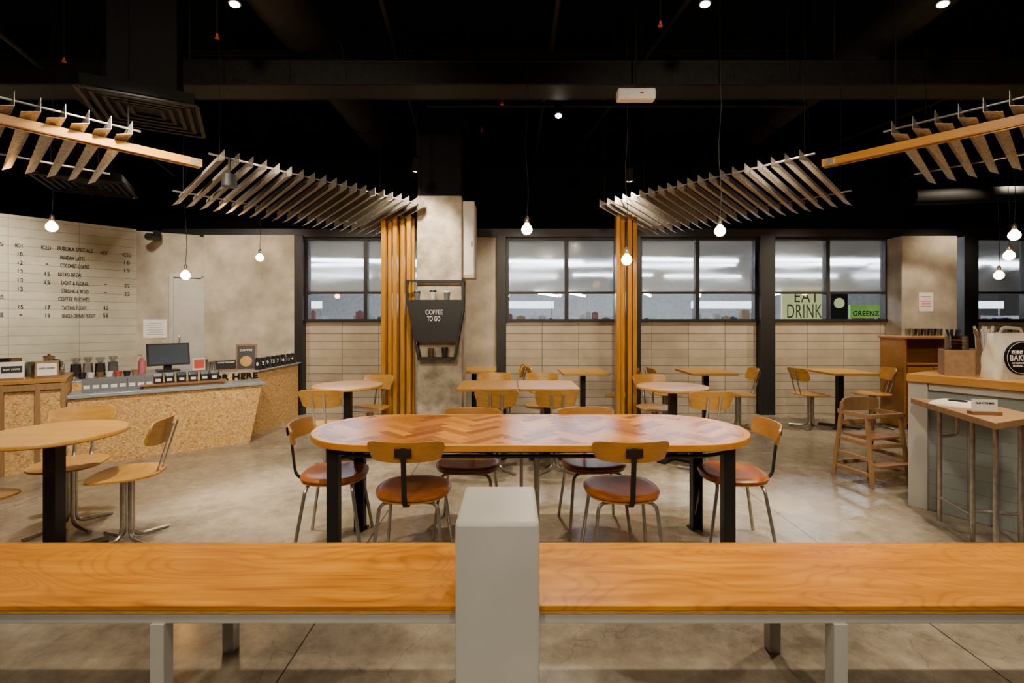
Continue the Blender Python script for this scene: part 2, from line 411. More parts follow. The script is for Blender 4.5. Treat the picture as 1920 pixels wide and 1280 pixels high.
part(door,'handle',M['gunsteel'],lambda bm:tube(bm,fillet([(s0+.08,-.03,1.0),(s0+.08,-.08,1.0),(s0+.08,-.08,1.2),(s0+.08,-.03,1.2)],.02),.01))
dm=(B-A).normalized()
menu=thing('menu_lettering',(A.x,A.y,0),am,'black lettered coffee menu with prices on the pale tiled wall','menu sign')
def mtext(body,pl,pr,py,ph=7.5):
    a=hit(pl,A,dm); b=hit(pr,A,dm); s=(a+b)/2; d=A.y+dm.y*s
    text(menu,body,(s,-.004,PZ(py,d)),abs(b-a),ph/F*d,M['ink'],name='menu_line',bold=.0)
for r in [("S",0,5,457),("HOT",28,43,460),("ICED",77,95,464),("PUBLIKA SPECIALS",108,174,468),("HOT",189,202,474),("ICED",230,246,478),
 ("10",33,42,476),("PANDAN LATTE",113,159,484),("12",33,42,492),("-",86,90,495),("COCONUT COFFEE",113,167,499),("18",233,243,492),("19",233,243,507),
 ("13",33,42,508),("15",84,93,513),("NITRO BREW",109,152,515),("13",33,42,525),("15",84,93,529),("LIGHT & FLORAL",115,166,531),("-",196,200,533),("22",233,243,536),
 ("13",33,42,541),("STRONG & BOLD",115,166,546),("-",196,200,548),("22",233,243,551),("ES",-2,6,556),("COFFEE FLIGHTS",109,168,561),
 ("15",34,43,575),("17",85,94,576),("TASTING FLIGHT",116,162,577),("42",193,203,577),("EE",-2,6,590),("-",36,41,590),("19",85,94,591),("SINGLE-ORIGIN FLIGHT",116,179,592),("58",193,203,591)]:
    ph=7.4 if r[0]!='-' else 1.4
    mtext(r[0],r[1],r[2],r[3],ph)
pn0=thing('paper_notice',(B.x+dd.x*.22+dd.y*.004,B.y+dd.y*.22-dd.x*.004,PZ(616,7.05)),ad,'white printed paper notice taped on the plaster wall','notice')
part(pn0,'sheet',M['white'],lambda bm:bx(bm,(0,0,0),(.28,.006,.27)))
part(pn0,'print',M['grey'],lambda bm:[bx(bm,(0,-.004,.08-.032*k),(.2 if k%2 else .16,.002,.005)) for k in range(6)])
pn=thing('paper_notice',(PX(1737,7.09),7.097,PZ(566,7.08)),0,'small white paper notice taped on the plaster pier','notice')
part(pn,'sheet',M['white'],lambda bm:bx(bm,(0,0,0),(.21,.006,.28)))
part(pn,'print',M['red'],lambda bm:[bx(bm,(0,-.004,.08-.035*k),(.12 if k%2 else .15,.002,.008)) for k in range(5)])
# ------------------------------------------------------------------ shop beyond the windows
struct('wall_shop_back',M['shopwall'],lambda bm:bx(bm,(0,20,2),(40,.2,4)))
struct('ceiling_shop',M['shopceil'],lambda bm:bx(bm,(0,13.8,4.0),(40,12.4,.1)))
tb=thing('fluorescent_tube',(0,8.9,3.05),0,'hanging fluorescent tube light in the shop beyond the glass','light',group='fluorescent tubes beyond the windows')
part(tb,'tube',M['tube'],lambda bm:cyl(bm,(-1.3,0,0),(1.3,0,0),.03))
part(tb,'housing',M['white'],lambda bm:bx(bm,(0,0,.06),(2.6,.12,.04)))
part(tb,'hanger',M['gunsteel'],lambda bm:cyl(bm,(-1,0,.08),(-1,0,.9),.006))
part(tb,'hanger',M['gunsteel'],lambda bm:cyl(bm,(1,0,.08),(1,0,.9),.006))
first=True
for yy,zz,rr in ((9.8,2.62,.12),(12.2,2.82,-.1),(16,2.9,.06)):
    for k in range(-3,5):
        x=k*3.1+(yy*1.7)%1.5
        if first: tb.location=(x,yy,zz); tb.rotation_euler[2]=rr; first=False
        else: clone(tb,(x,yy+random.uniform(-.25,.25),zz),rr+random.uniform(-.05,.05))
for x in (1.2,2.2,-2.6,-.6,4.6,6.4,9): clone(tb,(x,16.5,2.3),1.2)
for i,(x,y) in enumerate([(-6.2,13.2),(-3.2,13.2),(.2,13.2),(2.9,13.4),(5.9,13.2),(9.4,13.2),(12.6,13.2)]):
    h=1.55
    t=thing('grocery_shelf',(x,y,0),0,'white grocery shelf unit stacked with packaged goods','shelf',group='grocery shelves beyond the windows')
    part(t,'rack',M['shopwall'],lambda bm:(bx(bm,(0,.2,h/2),(2.2,.04,h)),[bx(bm,(0,0,z),(2.2,.4,.03)) for z in (.1,.5,.9,1.3)],bx(bm,(-1.1,0,h/2),(.04,.4,h)),bx(bm,(1.1,0,h/2),(.04,.4,h))))
    if i%2==0:
        hd=part(t,'added_glow_panel',M['addedglow'],lambda bm:bx(bm,(0,.15,1.85),(1.9,.05,.2)))  # added glowing panel, whitens the shop view through the lower panes
        part(t,'glow_panel_post',M['gunsteel'],lambda bm:bx(bm,(-.9,.2,1.7),(.03,.03,.4))); part(t,'glow_panel_post',M['gunsteel'],lambda bm:bx(bm,(.9,.2,1.7),(.03,.03,.4)))
    xx=x-1.02
    while xx<x+.9:
        w=random.uniform(.09,.26); hh=random.uniform(.14,.38)
        solo('grocery_package',random.choice(PAL),lambda bm:(bx(bm,(0,0,hh/2),(w*.92,.14,hh)),bx(bm,(0,0,hh+.012),(w*.4,.08,.024))),'small grocery package on the shop shelf','package',loc=(xx+w/2,y-.1,1.315),group='packages on the grocery shelves')
        xx+=w+random.uniform(.01,.12)
sg=thing('shop_sign',(PX(1503,9.2),9.2,0),0,'pale yellow shop sign with green brush lettering','sign')
part(sg,'panel',M['yellow'],lambda bm:bx(bm,(0,0,1.70),(.76,.05,.72)))
part(sg,'post',M['gunsteel'],lambda bm:bx(bm,(-.33,.03,.67),(.04,.04,1.34))); part(sg,'post',M['gunsteel'],lambda bm:bx(bm,(.33,.03,.67),(.04,.04,1.34)))
text(sg,'EAT',(.08,-.03,1.88),.46,.22,M['lgreen'],bold=.0); text(sg,'DRINK',(.04,-.03,1.60),.66,.26,M['lgreen'],bold=.0)
sg=thing('shop_poster',(PX(1572,9.4),9.4,0),0,'dark poster board with round yellow badge','poster')
part(sg,'panel',M['sack'],lambda bm:bx(bm,(0,0,1.66),(.34,.04,.62)))
part(sg,'badge',M['yellow'],lambda bm:cyl(bm,(0,-.02,1.76),(0,-.03,1.76),.10,seg=28))
part(sg,'post',M['gunsteel'],lambda bm:bx(bm,(0,.03,.68),(.04,.04,1.36)))
sg=thing('shop_sign',(PX(1622,9.6),9.6,0),0,'bright green shop sign board with dark lettering','sign')
part(sg,'panel',M['green'],lambda bm:bx(bm,(0,0,1.60),(.62,.05,.26)))
part(sg,'post',M['gunsteel'],lambda bm:bx(bm,(-.25,.03,.73),(.04,.04,1.46))); part(sg,'post',M['gunsteel'],lambda bm:bx(bm,(.25,.03,.73),(.04,.04,1.46)))
text(sg,'GREENZ',(0,-.03,1.56),.52,.10,M['ink'])
# ------------------------------------------------------------------ column
CX0,CX1=PX(781,5.8),PX(866,5.8); CZ=PZ(366,5.8)
struct('trim_column',M['concrete'],lambda bm:bx(bm,((CX0+CX1)/2,6.08,CZ/2),(CX1-CX0,.56,CZ)),bevel=.02)
struct('trim_column_upper',M['duct'],lambda bm:bx(bm,((CX0+CX1)/2,6.08,(CZ+CEIL)/2),(CX1-CX0-.01,.55,CEIL-CZ)),bevel=.01)
eb=thing('electrical_box',(CX1+.073,6.05,0),0,'tall white metal electrical cabinet fixed to the concrete column','electrical box')
part(eb,'cabinet',M['white'],lambda bm:bx(bm,(0,0,PZ(452,6)),(.145,.36,.93)),bevel=.008)
part(eb,'door',M['white'],lambda bm:bx(bm,(0,-.185,PZ(452,6)),(.12,.012,.88)),bevel=.003)
part(eb,'latch',M['steelblk'],lambda bm:bx(bm,(.04,-.195,PZ(460,6)),(.012,.012,.06)))
dS=5.62
def sx(px): return PX(px,dS)-PX(815,dS)
def sz(py): return PZ(py,dS)
cs=thing('wall_shelf',(PX(815,dS),5.8,0),0,'black steel hanging shelf with white lettered panel on the concrete column','shelf')
hexp=[(762,526),(868,526),(868,580),(851,674),(784,674),(764,570)]
def hexframe(bm):
    for yy in (-.16,-.02):
        pts=[(sx(a),yy,sz(b)) for a,b in hexp]
        for i in range(6): tube(bm,[pts[i],pts[(i+1)%6]],.014,4)
    for a,b in hexp: tube(bm,[(sx(a),-.16,sz(b)),(sx(a),-.02,sz(b))],.014,4)
part(cs,'frame',M['black'],hexframe)
def panel(bm):
    p=[(764,563),(868,563),(856,640),(776,640)]
    f=[bm.verts.new((sx(a),-.175,sz(b))) for a,b in p]; g=[bm.verts.new((sx(a),-.165,sz(b))) for a,b in p]
    bm.faces.new(f); bm.faces.new(g[::-1])
    for i in range(4): bm.faces.new((f[i],f[(i+1)%4],g[(i+1)%4],g[i]))
part(cs,'panel',M['black'],panel)
part(cs,'shelf_board',M['black'],lambda bm:bx(bm,(sx(815),-.09,sz(563)),(.6,.16,.015)))
part(cs,'shelf_board',M['black'],lambda bm:bx(bm,(sx(817),-.09,sz(672)),(.40,.16,.015)))
text(cs,'COFFEE',(sx(814),-.178,sz(585)),.20,.056,M['wht'],bold=.012)
text(cs,'TO GO',(sx(813),-.178,sz(597)),.15,.056,M['wht'],bold=.012)
def cup(name,mat,r,h,label,cat,loc,lid=None,group=None):
    t=thing(name,loc,0,label,cat,group)
    part(t,'cup_body',mat,lambda bm:lathe(bm,[(0,0),(r*.72,0),(r,h),(r*.93,h),(r*.66,.006),(0,.006)],20),True)
    if lid: part(t,'lid',lid,lambda bm:lathe(bm,[(r*1.05,h-.004),(r*1.05,h+.006),(r*.9,h+.016),(0,h+.016)],20),True)
    return t
for px,m,l,h in ((782,M['grey'],M['black'],.09),(812,M['white'],M['black'],.10),(838,M['grey'],M['white'],.09)):
    cup('takeaway_cup',m,.04,h,'takeaway coffee cup with lid on the black wall shelf','cup',(PX(px,5.7),5.70,sz(563)+.009),l,'takeaway cups on the wall shelf')
cup('takeaway_cup',M['sack'],.04,.1,'black takeaway coffee cup with lid on the lower shelf','cup',(PX(834,5.7),5.70,sz(672)+.009),M['black'])
solo('glass_tumbler',M['jar'],lambda bm:lathe(bm,[(0,0),(.035,0),(.04,.11),(.037,.11),(.032,.006),(0,.006)],20),'clear glass tumbler on the lower wall shelf','glass',loc=(PX(808,5.7),5.70,sz(672)+.009),smooth=True)
# ------------------------------------------------------------------ slatted posts, beams, canopies
for sgn,xs in ((-1,[722,732,743,755,768]),(1,[1157,1167,1178,1190])):
    cx=sgn*1.375
    def boards(bm):
        for i,p in enumerate(xs):
            bx(bm,(PX(p,5.8)-cx,(.0,.06,.01,.07,.02)[i]-.04,1.34),(.048,.09,2.68))
            bx(bm,(PX(p,5.8)-cx+.02,.12,1.34),(.04,.06,2.68))
    solo('slatted_timber_post',M['slatwood'],boards,'tall golden timber post made of parallel vertical boards','post',loc=(cx,5.8,0),bevel=.004)
for sgn in (-1,1):
    p=Vector((sgn*2.69,4.18)); q=Vector((sgn*4.5,1.95)); L=(q-p).length; a=math.atan2(q.y-p.y,q.x-p.x)
    t=thing('timber_beam',(p.x,p.y,2.745),a,'long golden timber double beam running between the slat canopies','beam',group='timber beams')
    part(t,'beam_body',M['beamwood'],lambda bm:(bx(bm,(L/2,.026,.032),(L,.028,.064)),bx(bm,(L/2,-.026,.032),(L,.028,.064)),[bx(bm,(k*.7+.2,0,.032),(.1,.026,.05)) for k in range(4)]),bevel=.003)
    part(t,'end_bracket',M['galv'],lambda bm:bx(bm,(.06,0,.032),(.07,.088,.045)),bevel=.002)
    part(t,'hanger_rod',M['steelblk'],lambda bm:cyl(bm,(.5,0,.06),(.5,0,CEIL-2.745),.004,seg=6))
bdir=Vector((.63,.776,0)).normalized()
def canopy(sgn,U,n,sp,S,hb=.05,lo=.05,fl=.07,fl2=.05,label=''):
    b=Vector((bdir.x*-sgn,bdir.y,0)); S=Vector((S[0]*-sgn,S[1],S[2]))
    t=thing('slat_canopy',U,0,label,'ceiling canopy',group='slat canopies')
    def quad(bm,vs,th):
        f=[bm.verts.new(v) for v in vs]; g=[bm.verts.new(v+th) for v in vs]
        bm.faces.new(f); bm.faces.new(g[::-1])
        for k in range(4): bm.faces.new((f[k],f[(k+1)%4],g[(k+1)%4],g[k]))
    for i in range(n):
        o=b*(sp*i)
        def sl(bm):
            A0=o; A1=o+S; B1=o+S-Vector((0,0,lo)); B0=o-Vector((0,0,hb))
            quad(bm,[A0,A1,B1,B0],b*.003)
            tip=Vector((0,0,-.030))
            quad(bm,[B0,B1,B1+b*-fl2+tip,B0+b*-fl+tip],Vector((0,0,.003)))
        part(t,'slat',M['galv'],sl)
    end=b*(sp*(n-1))
    for fr in (.1,.9):
        q=S*fr-Vector((0,0,.012))
        part(t,'rod',M['gunsteel'],lambda bm:tube(bm,[q-b*.08,q+end+b*.08],.008,8))
    for e in (b*.0,end):
        for fr in (.1,.9):
            part(t,'hanger_wire',M['steelblk'],lambda bm:cyl(bm,e+S*fr,(e.x+S.x*fr,e.y+S.y*fr,CEIL-U[2]),.0025,seg=5))
    return t
for sgn in (-1,1):
    canopy(sgn,(sgn*2.36,3.97,2.83),20,.112,(-.71,.49,-.25),.085,.075,.065,.055,label='suspended canopy of galvanised metal slats beside the timber beam')
    canopy(sgn,(sgn*3.56,2.93,2.96),9,.127,(-.71,.49,-.27),.10,.06,.095,.05,label='suspended canopy of tapered metal slats over the timber beam')
sp0=thing('track_speaker',(PX(430,4.0),4.0,PZ(350,4.0)),0,'small black speaker hanging below the slat canopy','speaker')
part(sp0,'housing',M['black'],lambda bm:cyl(bm,(0,.0,.0),(0,0,.10),.06,.05,seg=20),True)
part(sp0,'bracket',M['black'],lambda bm:cyl(bm,(0,0,.10),(0,0,.24),.01))
# ------------------------------------------------------------------ bench + post
solo('steel_pillar_block',M['greysteel'],lambda bm:bx(bm,(-.049,1.79,.378),(.282,.36,.755)),'grey zinc steel box pillar standing between two wooden benches','pillar',bevel=.012)
def bench(x0,x1,legs,lab):
    t=thing('bench',((x0+x1)/2,1.9,0),0,lab,'bench',group='long wooden benches')
    c=(x0+x1)/2; w=x1-x0
    part(t,'seat_top',M['bench'],lambda bm:bx(bm,(0,-.005,.441),(w,.47,.018)),bevel=.002)
    part(t,'seat_edge',M['plyedge'],lambda bm:bx(bm,(0,-.005,.427),(w,.468,.010)))
    part(t,'frame',M['greysteel'],lambda bm:(bx(bm,(0,-.215,.403),(w,.035,.036)),bx(bm,(0,.19,.403),(w,.035,.036)),[bx(bm,(l-c,-.01,.403),(.04,.40,.034)) for l in legs]),bevel=.002)
    for l in legs:
        part(t,'leg',M['greysteel'],lambda bm:bx(bm,(l-c,-.215,.193),(.048,.05,.386)),bevel=.003)
        part(t,'leg',M['greysteel'],lambda bm:bx(bm,(l-c,.2,.193),(.048,.05,.386)),bevel=.003)
bench(-3.6,-.192,[-1.22,-2.9],'long orange plywood bench on a grey steel frame')
bench(.094,3.6,[1.13,2.9],'long orange plywood bench on a grey steel frame')
# ------------------------------------------------------------------ communal table
TC=(.11,3.06)
def stadium(hl,r,n=24):
    out=[]
    for cx,a0 in ((hl-r,-90),(-hl+r,90)):
        for k in range(n+1):
            a=math.radians(a0+180*k/n); out.append(Vector((cx+r*math.cos(a),r*math.sin(a))))
    return out
def clip(poly,cl):
    out=poly
    for i in range(len(cl)):
        a,b=cl[i],cl[(i+1)%len(cl)]
        if (b-a).length<1e-6: continue
        inp=out; out=[]
        if not inp: break
        def ins(p): return (b.x-a.x)*(p.y-a.y)-(b.y-a.y)*(p.x-a.x)>=-1e-9
        for j in range(len(inp)):
            p,q=inp[j],inp[(j+1)%len(inp)]
            ip,iq=ins(p),ins(q)
            if ip!=iq:
                d1=(b-a);d2=(q-p)
                t=((a.x-p.x)*d1.y-(a.y-p.y)*d1.x)/(d2.x*d1.y-d2.y*d1.x); out.append(p+d2*t)
            if iq: out.append(q)
    return out
tab=thing('communal_table',(TC[0],TC[1],0),0,'large oval communal table with herringbone wood top and black steel legs','table')
def herr(bm):
    cl=stadium(1.318,.398); lay=bm.loops.layers.float_color.new('Col')
    W=.062; n=4; ca=math.cos(math.pi/4)
    pal=[(.28,.095,.008),(.36,.135,.012),(.22,.068,.006),(.42,.172,.020),(.31,.108,.010),(.18,.052,.004)]
    for m in range(-8,9):
        for k in range(-45,46):
            for t in (0,1):
                if t==0: x0,y0,x1,y1=k+2*n*m,k,k+n+2*n*m,k+1
                else: x0,y0,x1,y1=k+n+2*n*m,k+1-n,k+n+1+2*n*m,k+1
                g=.012
                ps=[Vector((x,y))*W for x,y in ((x0+g,y0+g),(x1-g,y0+g),(x1-g,y1-g),(x0+g,y1-g))]
                ps=[Vector(((p.x-p.y)*ca,(p.x+p.y)*ca)) for p in ps]
                if min(abs(p.x) for p in ps)>1.4 or min(abs(p.y) for p in ps)>.5: continue
                ps=clip(ps,cl)
                if len(ps)<3: continue
                c=random.choice(pal[:4] if t else pal[1:]); f=random.uniform(.9,1.1)
                try:
                    fc=bm.faces.new([bm.verts.new((p.x,p.y,.7512)) for p in ps])
                    for l in fc.loops: l[lay]=(c[0]*f,c[1]*f,c[2]*f,1)
                except Exception: pass
part(tab,'herringbone_inlay',M['herr'],herr)
part(tab,'table_top',M['rim'],lambda bm:prism(bm,[(p.x,p.y) for i,p in enumerate(stadium(1.35,.43))],.713,.7508),bevel=.004)
st=stadium(1.24,.35,14)
def apron(bm):
    tube(bm,[(p.x,p.y,.668) for p in st]+[(st[0].x,st[0].y,.668)],.011,6)
    tube(bm,[(p.x,p.y,.70) for p in st]+[(st[0].x,st[0].y,.70)],.014,4)
    for x in (-.9,-.3,.3,.9): bx(bm,(x,0,.70),(.03,.70,.022))
part(tab,'apron_frame',M['steelblk'],apron)
for sxn in (-1,1):
    for syn in (-1,1):
        def lg(bm):
            x=sxn*1.145; y=syn*.27
            for cx,cy,w,d in ((x,y,.066,.008),(x+sxn*.030,y+syn*-.03,.008,.066)):
                bx(bm,(cx,cy,.355),(w,d,.71))
            bx(bm,(x-sxn*.027,y-syn*.03,.355),(.008,.055,.71)); bx(bm,(x,y,.004),(.085,.07,.008))
        part(tab,'leg',M['steelblk'],lg,bevel=.001)
for x in (-.05,.05):
    for y in (-.12,.12,.3):
        part(tab,'brace_rod',M['gunsteel'],lambda bm:tube(bm,fillet([(x,y,.70),(x,y,.02),(x*.6,y,.02)],.03),.008,6))
# ------------------------------------------------------------------ chairs
def dining(loc,rz,label):
    t=thing('dining_chair',loc,rz,label,'chair',group='leather seat chairs around the communal table')
    part(t,'seat',M['leather'],lambda bm:seatmesh(bm,.43,.41,[(0,.458),(.5,.459),(.8,.464),(.93,.464),(1,.452),(1,.442),(.93,.434),(0,.434)],2.4,.06),True)
    part(t,'seat_shell',M['plydark'],lambda bm:seatmesh(bm,.425,.405,[(0,.436),(.98,.436),(.98,.426),(.9,.422),(0,.422)],2.4,.06),True)
    part(t,'backrest',M['plydark'],lambda bm:curved(bm,.405,.112,.012,.726,-.262,.065,7,lean=.15,taper=.035),True)
    part(t,'back_support',M['steelblk'],lambda bm:tube(bm,fillet([(0,-.02,.415),(0,-.20,.410),(0,-.245,.45),(0,-.280,.755)],.04),.019,4,.006))
    def pl(bm):
        bx(bm,(0,-.283,.728),(.09,.006,.05),0,.15)
        for q in (-.03,.03): cyl(bm,(q,-.283,.728),(q,-.291,.728),.005,seg=8)
    part(t,'back_plate',M['steelblk'],pl)
    for a in (-1,1):
        for b_ in (-1,1):
            part(t,'leg',M['gunsteel'],lambda bm:tube(bm,fillet([(a*.205,b_*.20,0),(a*.160,b_*.135,.413),(0,b_*.11,.413)],.05),.0105,8),True)
    return t
dc=dining((-.575,2.83,0),0,'tan leather chair with curved plywood backrest pushed under the table')
clone(dc,(.64,2.83,0),.02)
clone(dc,(-.30,3.33,0),math.pi-.05)
clone(dc,(.56,3.35,0),math.pi+.08)
clone(dc,(-1.14,3.12,0),-math.pi/2+.12,'tan leather chair with curved plywood backrest at the table end')
clone(dc,(1.42,3.12,0),math.pi/2-.12,'tan leather chair with curved plywood backrest at the table end')
def cafe(loc,rz,label):
    t=thing('cafe_chair',loc,rz,label,'chair',group='plywood pedestal cafe chairs')
    part(t,'seat',M['ply'],lambda bm:seatmesh(bm,.41,.40,[(0,.446),(.5,.447),(.85,.455),(1,.452),(1,.441),(.85,.441),(0,.434)],2.7,.08,front_drop=.012),True)
    part(t,'backrest',M['ply'],lambda bm:curved(bm,.385,.165,.012,.715,-.225,.06,6,lean=.22,taper=.05),True)
    for a in (-1,1):
        part(t,'back_support',M['gunsteel'],lambda bm:tube(bm,fillet([(a*.045,.10,.428),(a*.05,-.17,.428),(a*.055,-.262,.76)],.06),.012,6,.006),True)
    part(t,'seat_plate',M['gunsteel'],lambda bm:bx(bm,(0,0,.425),(.16,.16,.012)))
    for k in range(4):
        an=math.pi/4+k*math.pi/2; c,s=math.cos(an),math.sin(an)
        part(t,'leg',M['gunsteel'],lambda bm:tube(bm,fillet([(c*.03,s*.03,.425),(c*.03,s*.03,.03),(c*.25,s*.25,.013)],.07),.013,8),True)
    return t
def face(fx,fy): return math.atan2(-fx,fy)
cc=cafe((-2.48,3.12,0),face(-.9,-.34),'honey plywood cafe chair on a steel pedestal beside the round table')
clone(cc,(-3.05,3.34,0),face(.35,-.93))
clone(cc,(-3.02,2.66,0),face(.1,.95))
# ------------------------------------------------------------------ tables
def round_table(loc,r,label):
    t=thing('round_table',loc,0,label,'table',group='round cafe tables')
    part(t,'table_top',M['ply'],lambda bm:lathe(bm,[(0,.722),(r-.006,.722),(r,.728),(r,.744),(r-.005,.75),(0,.75)],48),True)
    part(t,'pole',M['steelblk'],lambda bm:bx(bm,(0,0,.37),(.075,.075,.70)),bevel=.003)
    part(t,'base',M['steelblk'],lambda bm:(bx(bm,(0,0,.012),(.5,.09,.024),math.pi/4),bx(bm,(0,0,.0115),(.5,.09,.023),-math.pi/4)),bevel=.003)
    part(t,'top_plate',M['steelblk'],lambda bm:bx(bm,(0,0,.71),(.3,.3,.022)),bevel=.003)
    return t
rt=round_table((-2.79,2.95,0),.36,'round honey plywood table on a black steel pedestal')
clone(rt,(-1.73,5.1,0)); clone(rt,(1.66,5.0,0))
def sq(loc,w,d,rz=0):
    t=thing('square_table',loc,rz,'rectangular honey plywood table on a black steel pedestal','table',group='rectangular cafe tables')
    part(t,'table_top',M['ply'],lambda bm:prism(bm,rrect(w,d,.03),.722,.75),bevel=.002)
    part(t,'pole',M['steelblk'],lambda bm:bx(bm,(0,0,.37),(.07,.07,.70)),bevel=.003)
    part(t,'base',M['steelblk'],lambda bm:(bx(bm,(0,0,.012),(.48,.08,.024),math.pi/4),bx(bm,(0,0,.0115),(.48,.08,.023),-math.pi/4)),bevel=.003)
    part(t,'top_plate',M['steelblk'],lambda bm:bx(bm,(0,0,.71),(.28,.28,.022)),bevel=.003)
    return t
s=sq((-.25,5.12,0),.61,.68)
clone(s,(.37,5.12,0)); clone(s,(.95,6.5,0)); clone(s,(-.53,6.76,0)); clone(s,(2.6,6.5,0)); clone(s,(4.40,6.5,0))
for x,y,fx,fy in [(-1.75,4.60,0,1),(-1.60,5.44,-.3,-1),(-.14,4.62,.02,1),(.40,4.62,-.05,1),(-.20,5.62,0,-1),(.36,5.62,0,-1),
    (.44,6.68,1,0),(1.42,6.35,-1,.2),(-.05,6.85,-1,0),(1.78,4.50,0,1),(1.62,5.47,.1,-1),(2.06,6.5,1,0),(3.0,6.42,-1,.15),(3.98,6.45,1,.1),(4.84,6.5,-1,.25)]:
    clone(cc,(x,y,0),face(fx,fy),'honey plywood cafe chair on a steel pedestal at a small table')
# ------------------------------------------------------------------ service counter
G0=Vector((-4.65,4.4)); g=Vector((.786,.618)); mm=Vector((-.618,.786)); ag=math.atan2(g.y,g.x)
def cp(s,o): v=G0+g*s+mm*o; return (v.x,v.y)
def sp_(px,o):
    k=(px-960)/F; return (k*(4.4+.786*o)+4.65+.618*o)/(.786-.618*k)
lc=thing('display_ledge_counter',(*cp(1.2,.2),0),0,'low strand board counter with grey zinc top facing the seating','counter')
off=Vector(cp(1.2,.2))
def L(s,o): v=Vector(cp(s,o))-off; return (v.x,v.y)
part(lc,'body',M['osb'],lambda bm:prism(bm,[L(.447,0),L(2.02,0),L(2.02,.378),L(.447,.378)],0,.665,[L(.447,0),L(2.15,0),L(2.15,.378),L(.447,.378)]))
part(lc,'worktop',M['greytop'],lambda bm:prism(bm,[L(.447,-.03),L(2.18,-.03),L(2.18,.378),L(.447,.378)],.666,.70),bevel=.003)
mc=thing('service_counter',(*cp(1.2,.8),0),0,'strand board service counter with grey zinc worktop reaching the wall','counter')
off2=Vector(cp(1.2,.8))
def rel(ps): return [(p[0]-off2.x,p[1]-off2.y) for p in ps]
mp_=[cp(.45,.385),cp(2.16,.385),(-3.20,7.24),(-4.3,7.24),cp(1.75,1.5),cp(.45,1.5)]
part(mc,'body',M['osb'],lambda bm:prism(bm,rel(mp_),0,.785))
mp2=[cp(.45,.38),cp(2.19,.38),(-3.16,7.25),(-4.3,7.25),cp(1.75,1.5),cp(.45,1.5)]
part(mc,'worktop',M['greytop'],lambda bm:prism(bm,rel(mp2),.786,.80),bevel=.002)
sF=sp_(437,.38); v=Vector(cp(sF,.376))-off2
text(mc,'FOR HERE',(v.x,v.y,.744),.54,.076,M['ink'],rz=ag,bold=.04,depth=.006)
md=thing('side_counter',(*cp(-.4,.35),0),0,'timber framed strand board counter with wooden top','counter')
off3=Vector(cp(-.4,.35))
def L3(s,o): v=Vector(cp(s,o))-off3; return (v.x,v.y)
part(md,'body',M['osb'],lambda bm:prism(bm,[L3(-1.3,.03),L3(.44,.03),L3(.44,.7),L3(-1.3,.7)],0,.835))
part(md,'worktop',M['ctop'],lambda bm:prism(bm,[L3(-1.3,-.01),L3(.445,-.01),L3(.445,.72),L3(-1.3,.72)],.836,.87),bevel=.003)
part(md,'frame',M['midwood'],lambda bm:[bx(bm,(*L3(ss,.012),.418),(.035,.034,.836),ag) for ss in (.42,.24,.0,-.25,-.5)]+[bx(bm,(*L3(-.43,.014),.80),(1.7,.03,.06),ag)])
def at(px,o,z): s=sp_(px,o); x,y=cp(s,o); return (x,y,z)
cb=thing('coffee_carton',at(163,.17,.70),ag,'small grey coffee carton with a white label on the zinc ledge','box',group='coffee cartons on the ledge')
part(cb,'carton',M['grey'],lambda bm:bx(bm,(0,0,.065),(.075,.06,.13)),bevel=.003)
part(cb,'label',M['white'],lambda bm:bx(bm,(0,-.0315,.055),(.05,.002,.035)))
for i,px in enumerate((180,197,214,231,248,264,280)): clone(cb,at(px,.17,.70),ag+random.uniform(-.08,.08))
c2=clone(cb,at(172,.30,.70),ag)
for px in (190,208,226,244,262): clone(cb,at(px,.30,.70),ag+random.uniform(-.08,.08))
tr=solo('wooden_display_riser',M['darkwood'],lambda bm:(bx(bm,(0,0,.035),(.78,.17,.02)),bx(bm,(0,0,.012),(.72,.13,.026))),'brown wooden display riser on the zinc ledge','display stand',loc=at(345,.17,.70),rz=ag,bevel=.002)
pb=thing('coffee_pouch',at(296,.17,.746),ag,'small black coffee bag with white label on the wooden riser','coffee bag',group='coffee bags on the riser')
part(pb,'pouch',M['sack'],lambda bm:(prism(bm,rrect(.085,.06,.015),0,.075,rrect(.09,.05,.015)),prism(bm,rrect(.09,.05,.015),.075,.11,rrect(.085,.012,.004))),bevel=.002)
part(pb,'label',M['white'],lambda bm:bx(bm,(0,-.033,.035),(.045,.004,.028)))
for px in (318,340,362,384,402): clone(pb,at(px,.17,.746),ag+random.uniform(-.1,.1))
pos=thing('pos_terminal',at(316,.95,.80),ag+.15,'black touch screen till terminal on the service counter','computer')
part(pos,'screen_housing',M['black'],lambda bm:bx(bm,(0,0,.21),(.44,.03,.27),0,-.2),bevel=.006)
part(pos,'screen',M['screen'],lambda bm:bx(bm,(0,-.018,.213),(.40,.004,.23),0,-.2))
part(pos,'stand',M['black'],lambda bm:(bx(bm,(0,.05,.09),(.08,.05,.18)),bx(bm,(0,.03,.012),(.22,.2,.024))),bevel=.004)
kb=thing('card_sign',at(373,.75,.80),ag+.1,'red and white printed card sign standing on the counter','sign')
part(kb,'card',M['white'],lambda bm:bx(bm,(0,0,.085),(.13,.008,.15),0,-.12),bevel=.001)
part(kb,'print',M['red'],lambda bm:(bx(bm,(0,-.007,.09),(.105,.003,.10),0,-.12)))
part(kb,'foot',M['darkwood'],lambda bm:bx(bm,(0,.01,.008),(.12,.05,.016)))
fs=thing('framed_sign',at(462,.6,.80),ag-.3,'framed coffee cup poster in a brown frame on the counter','sign')
part(fs,'frame',M['darkwood'],lambda bm:bx(bm,(0,0,.16),(.24,.02,.33),0,-.12),bevel=.003)
part(fs,'poster',M['sack'],lambda bm:bx(bm,(0,-.012,.16),(.20,.004,.29),0,-.12))
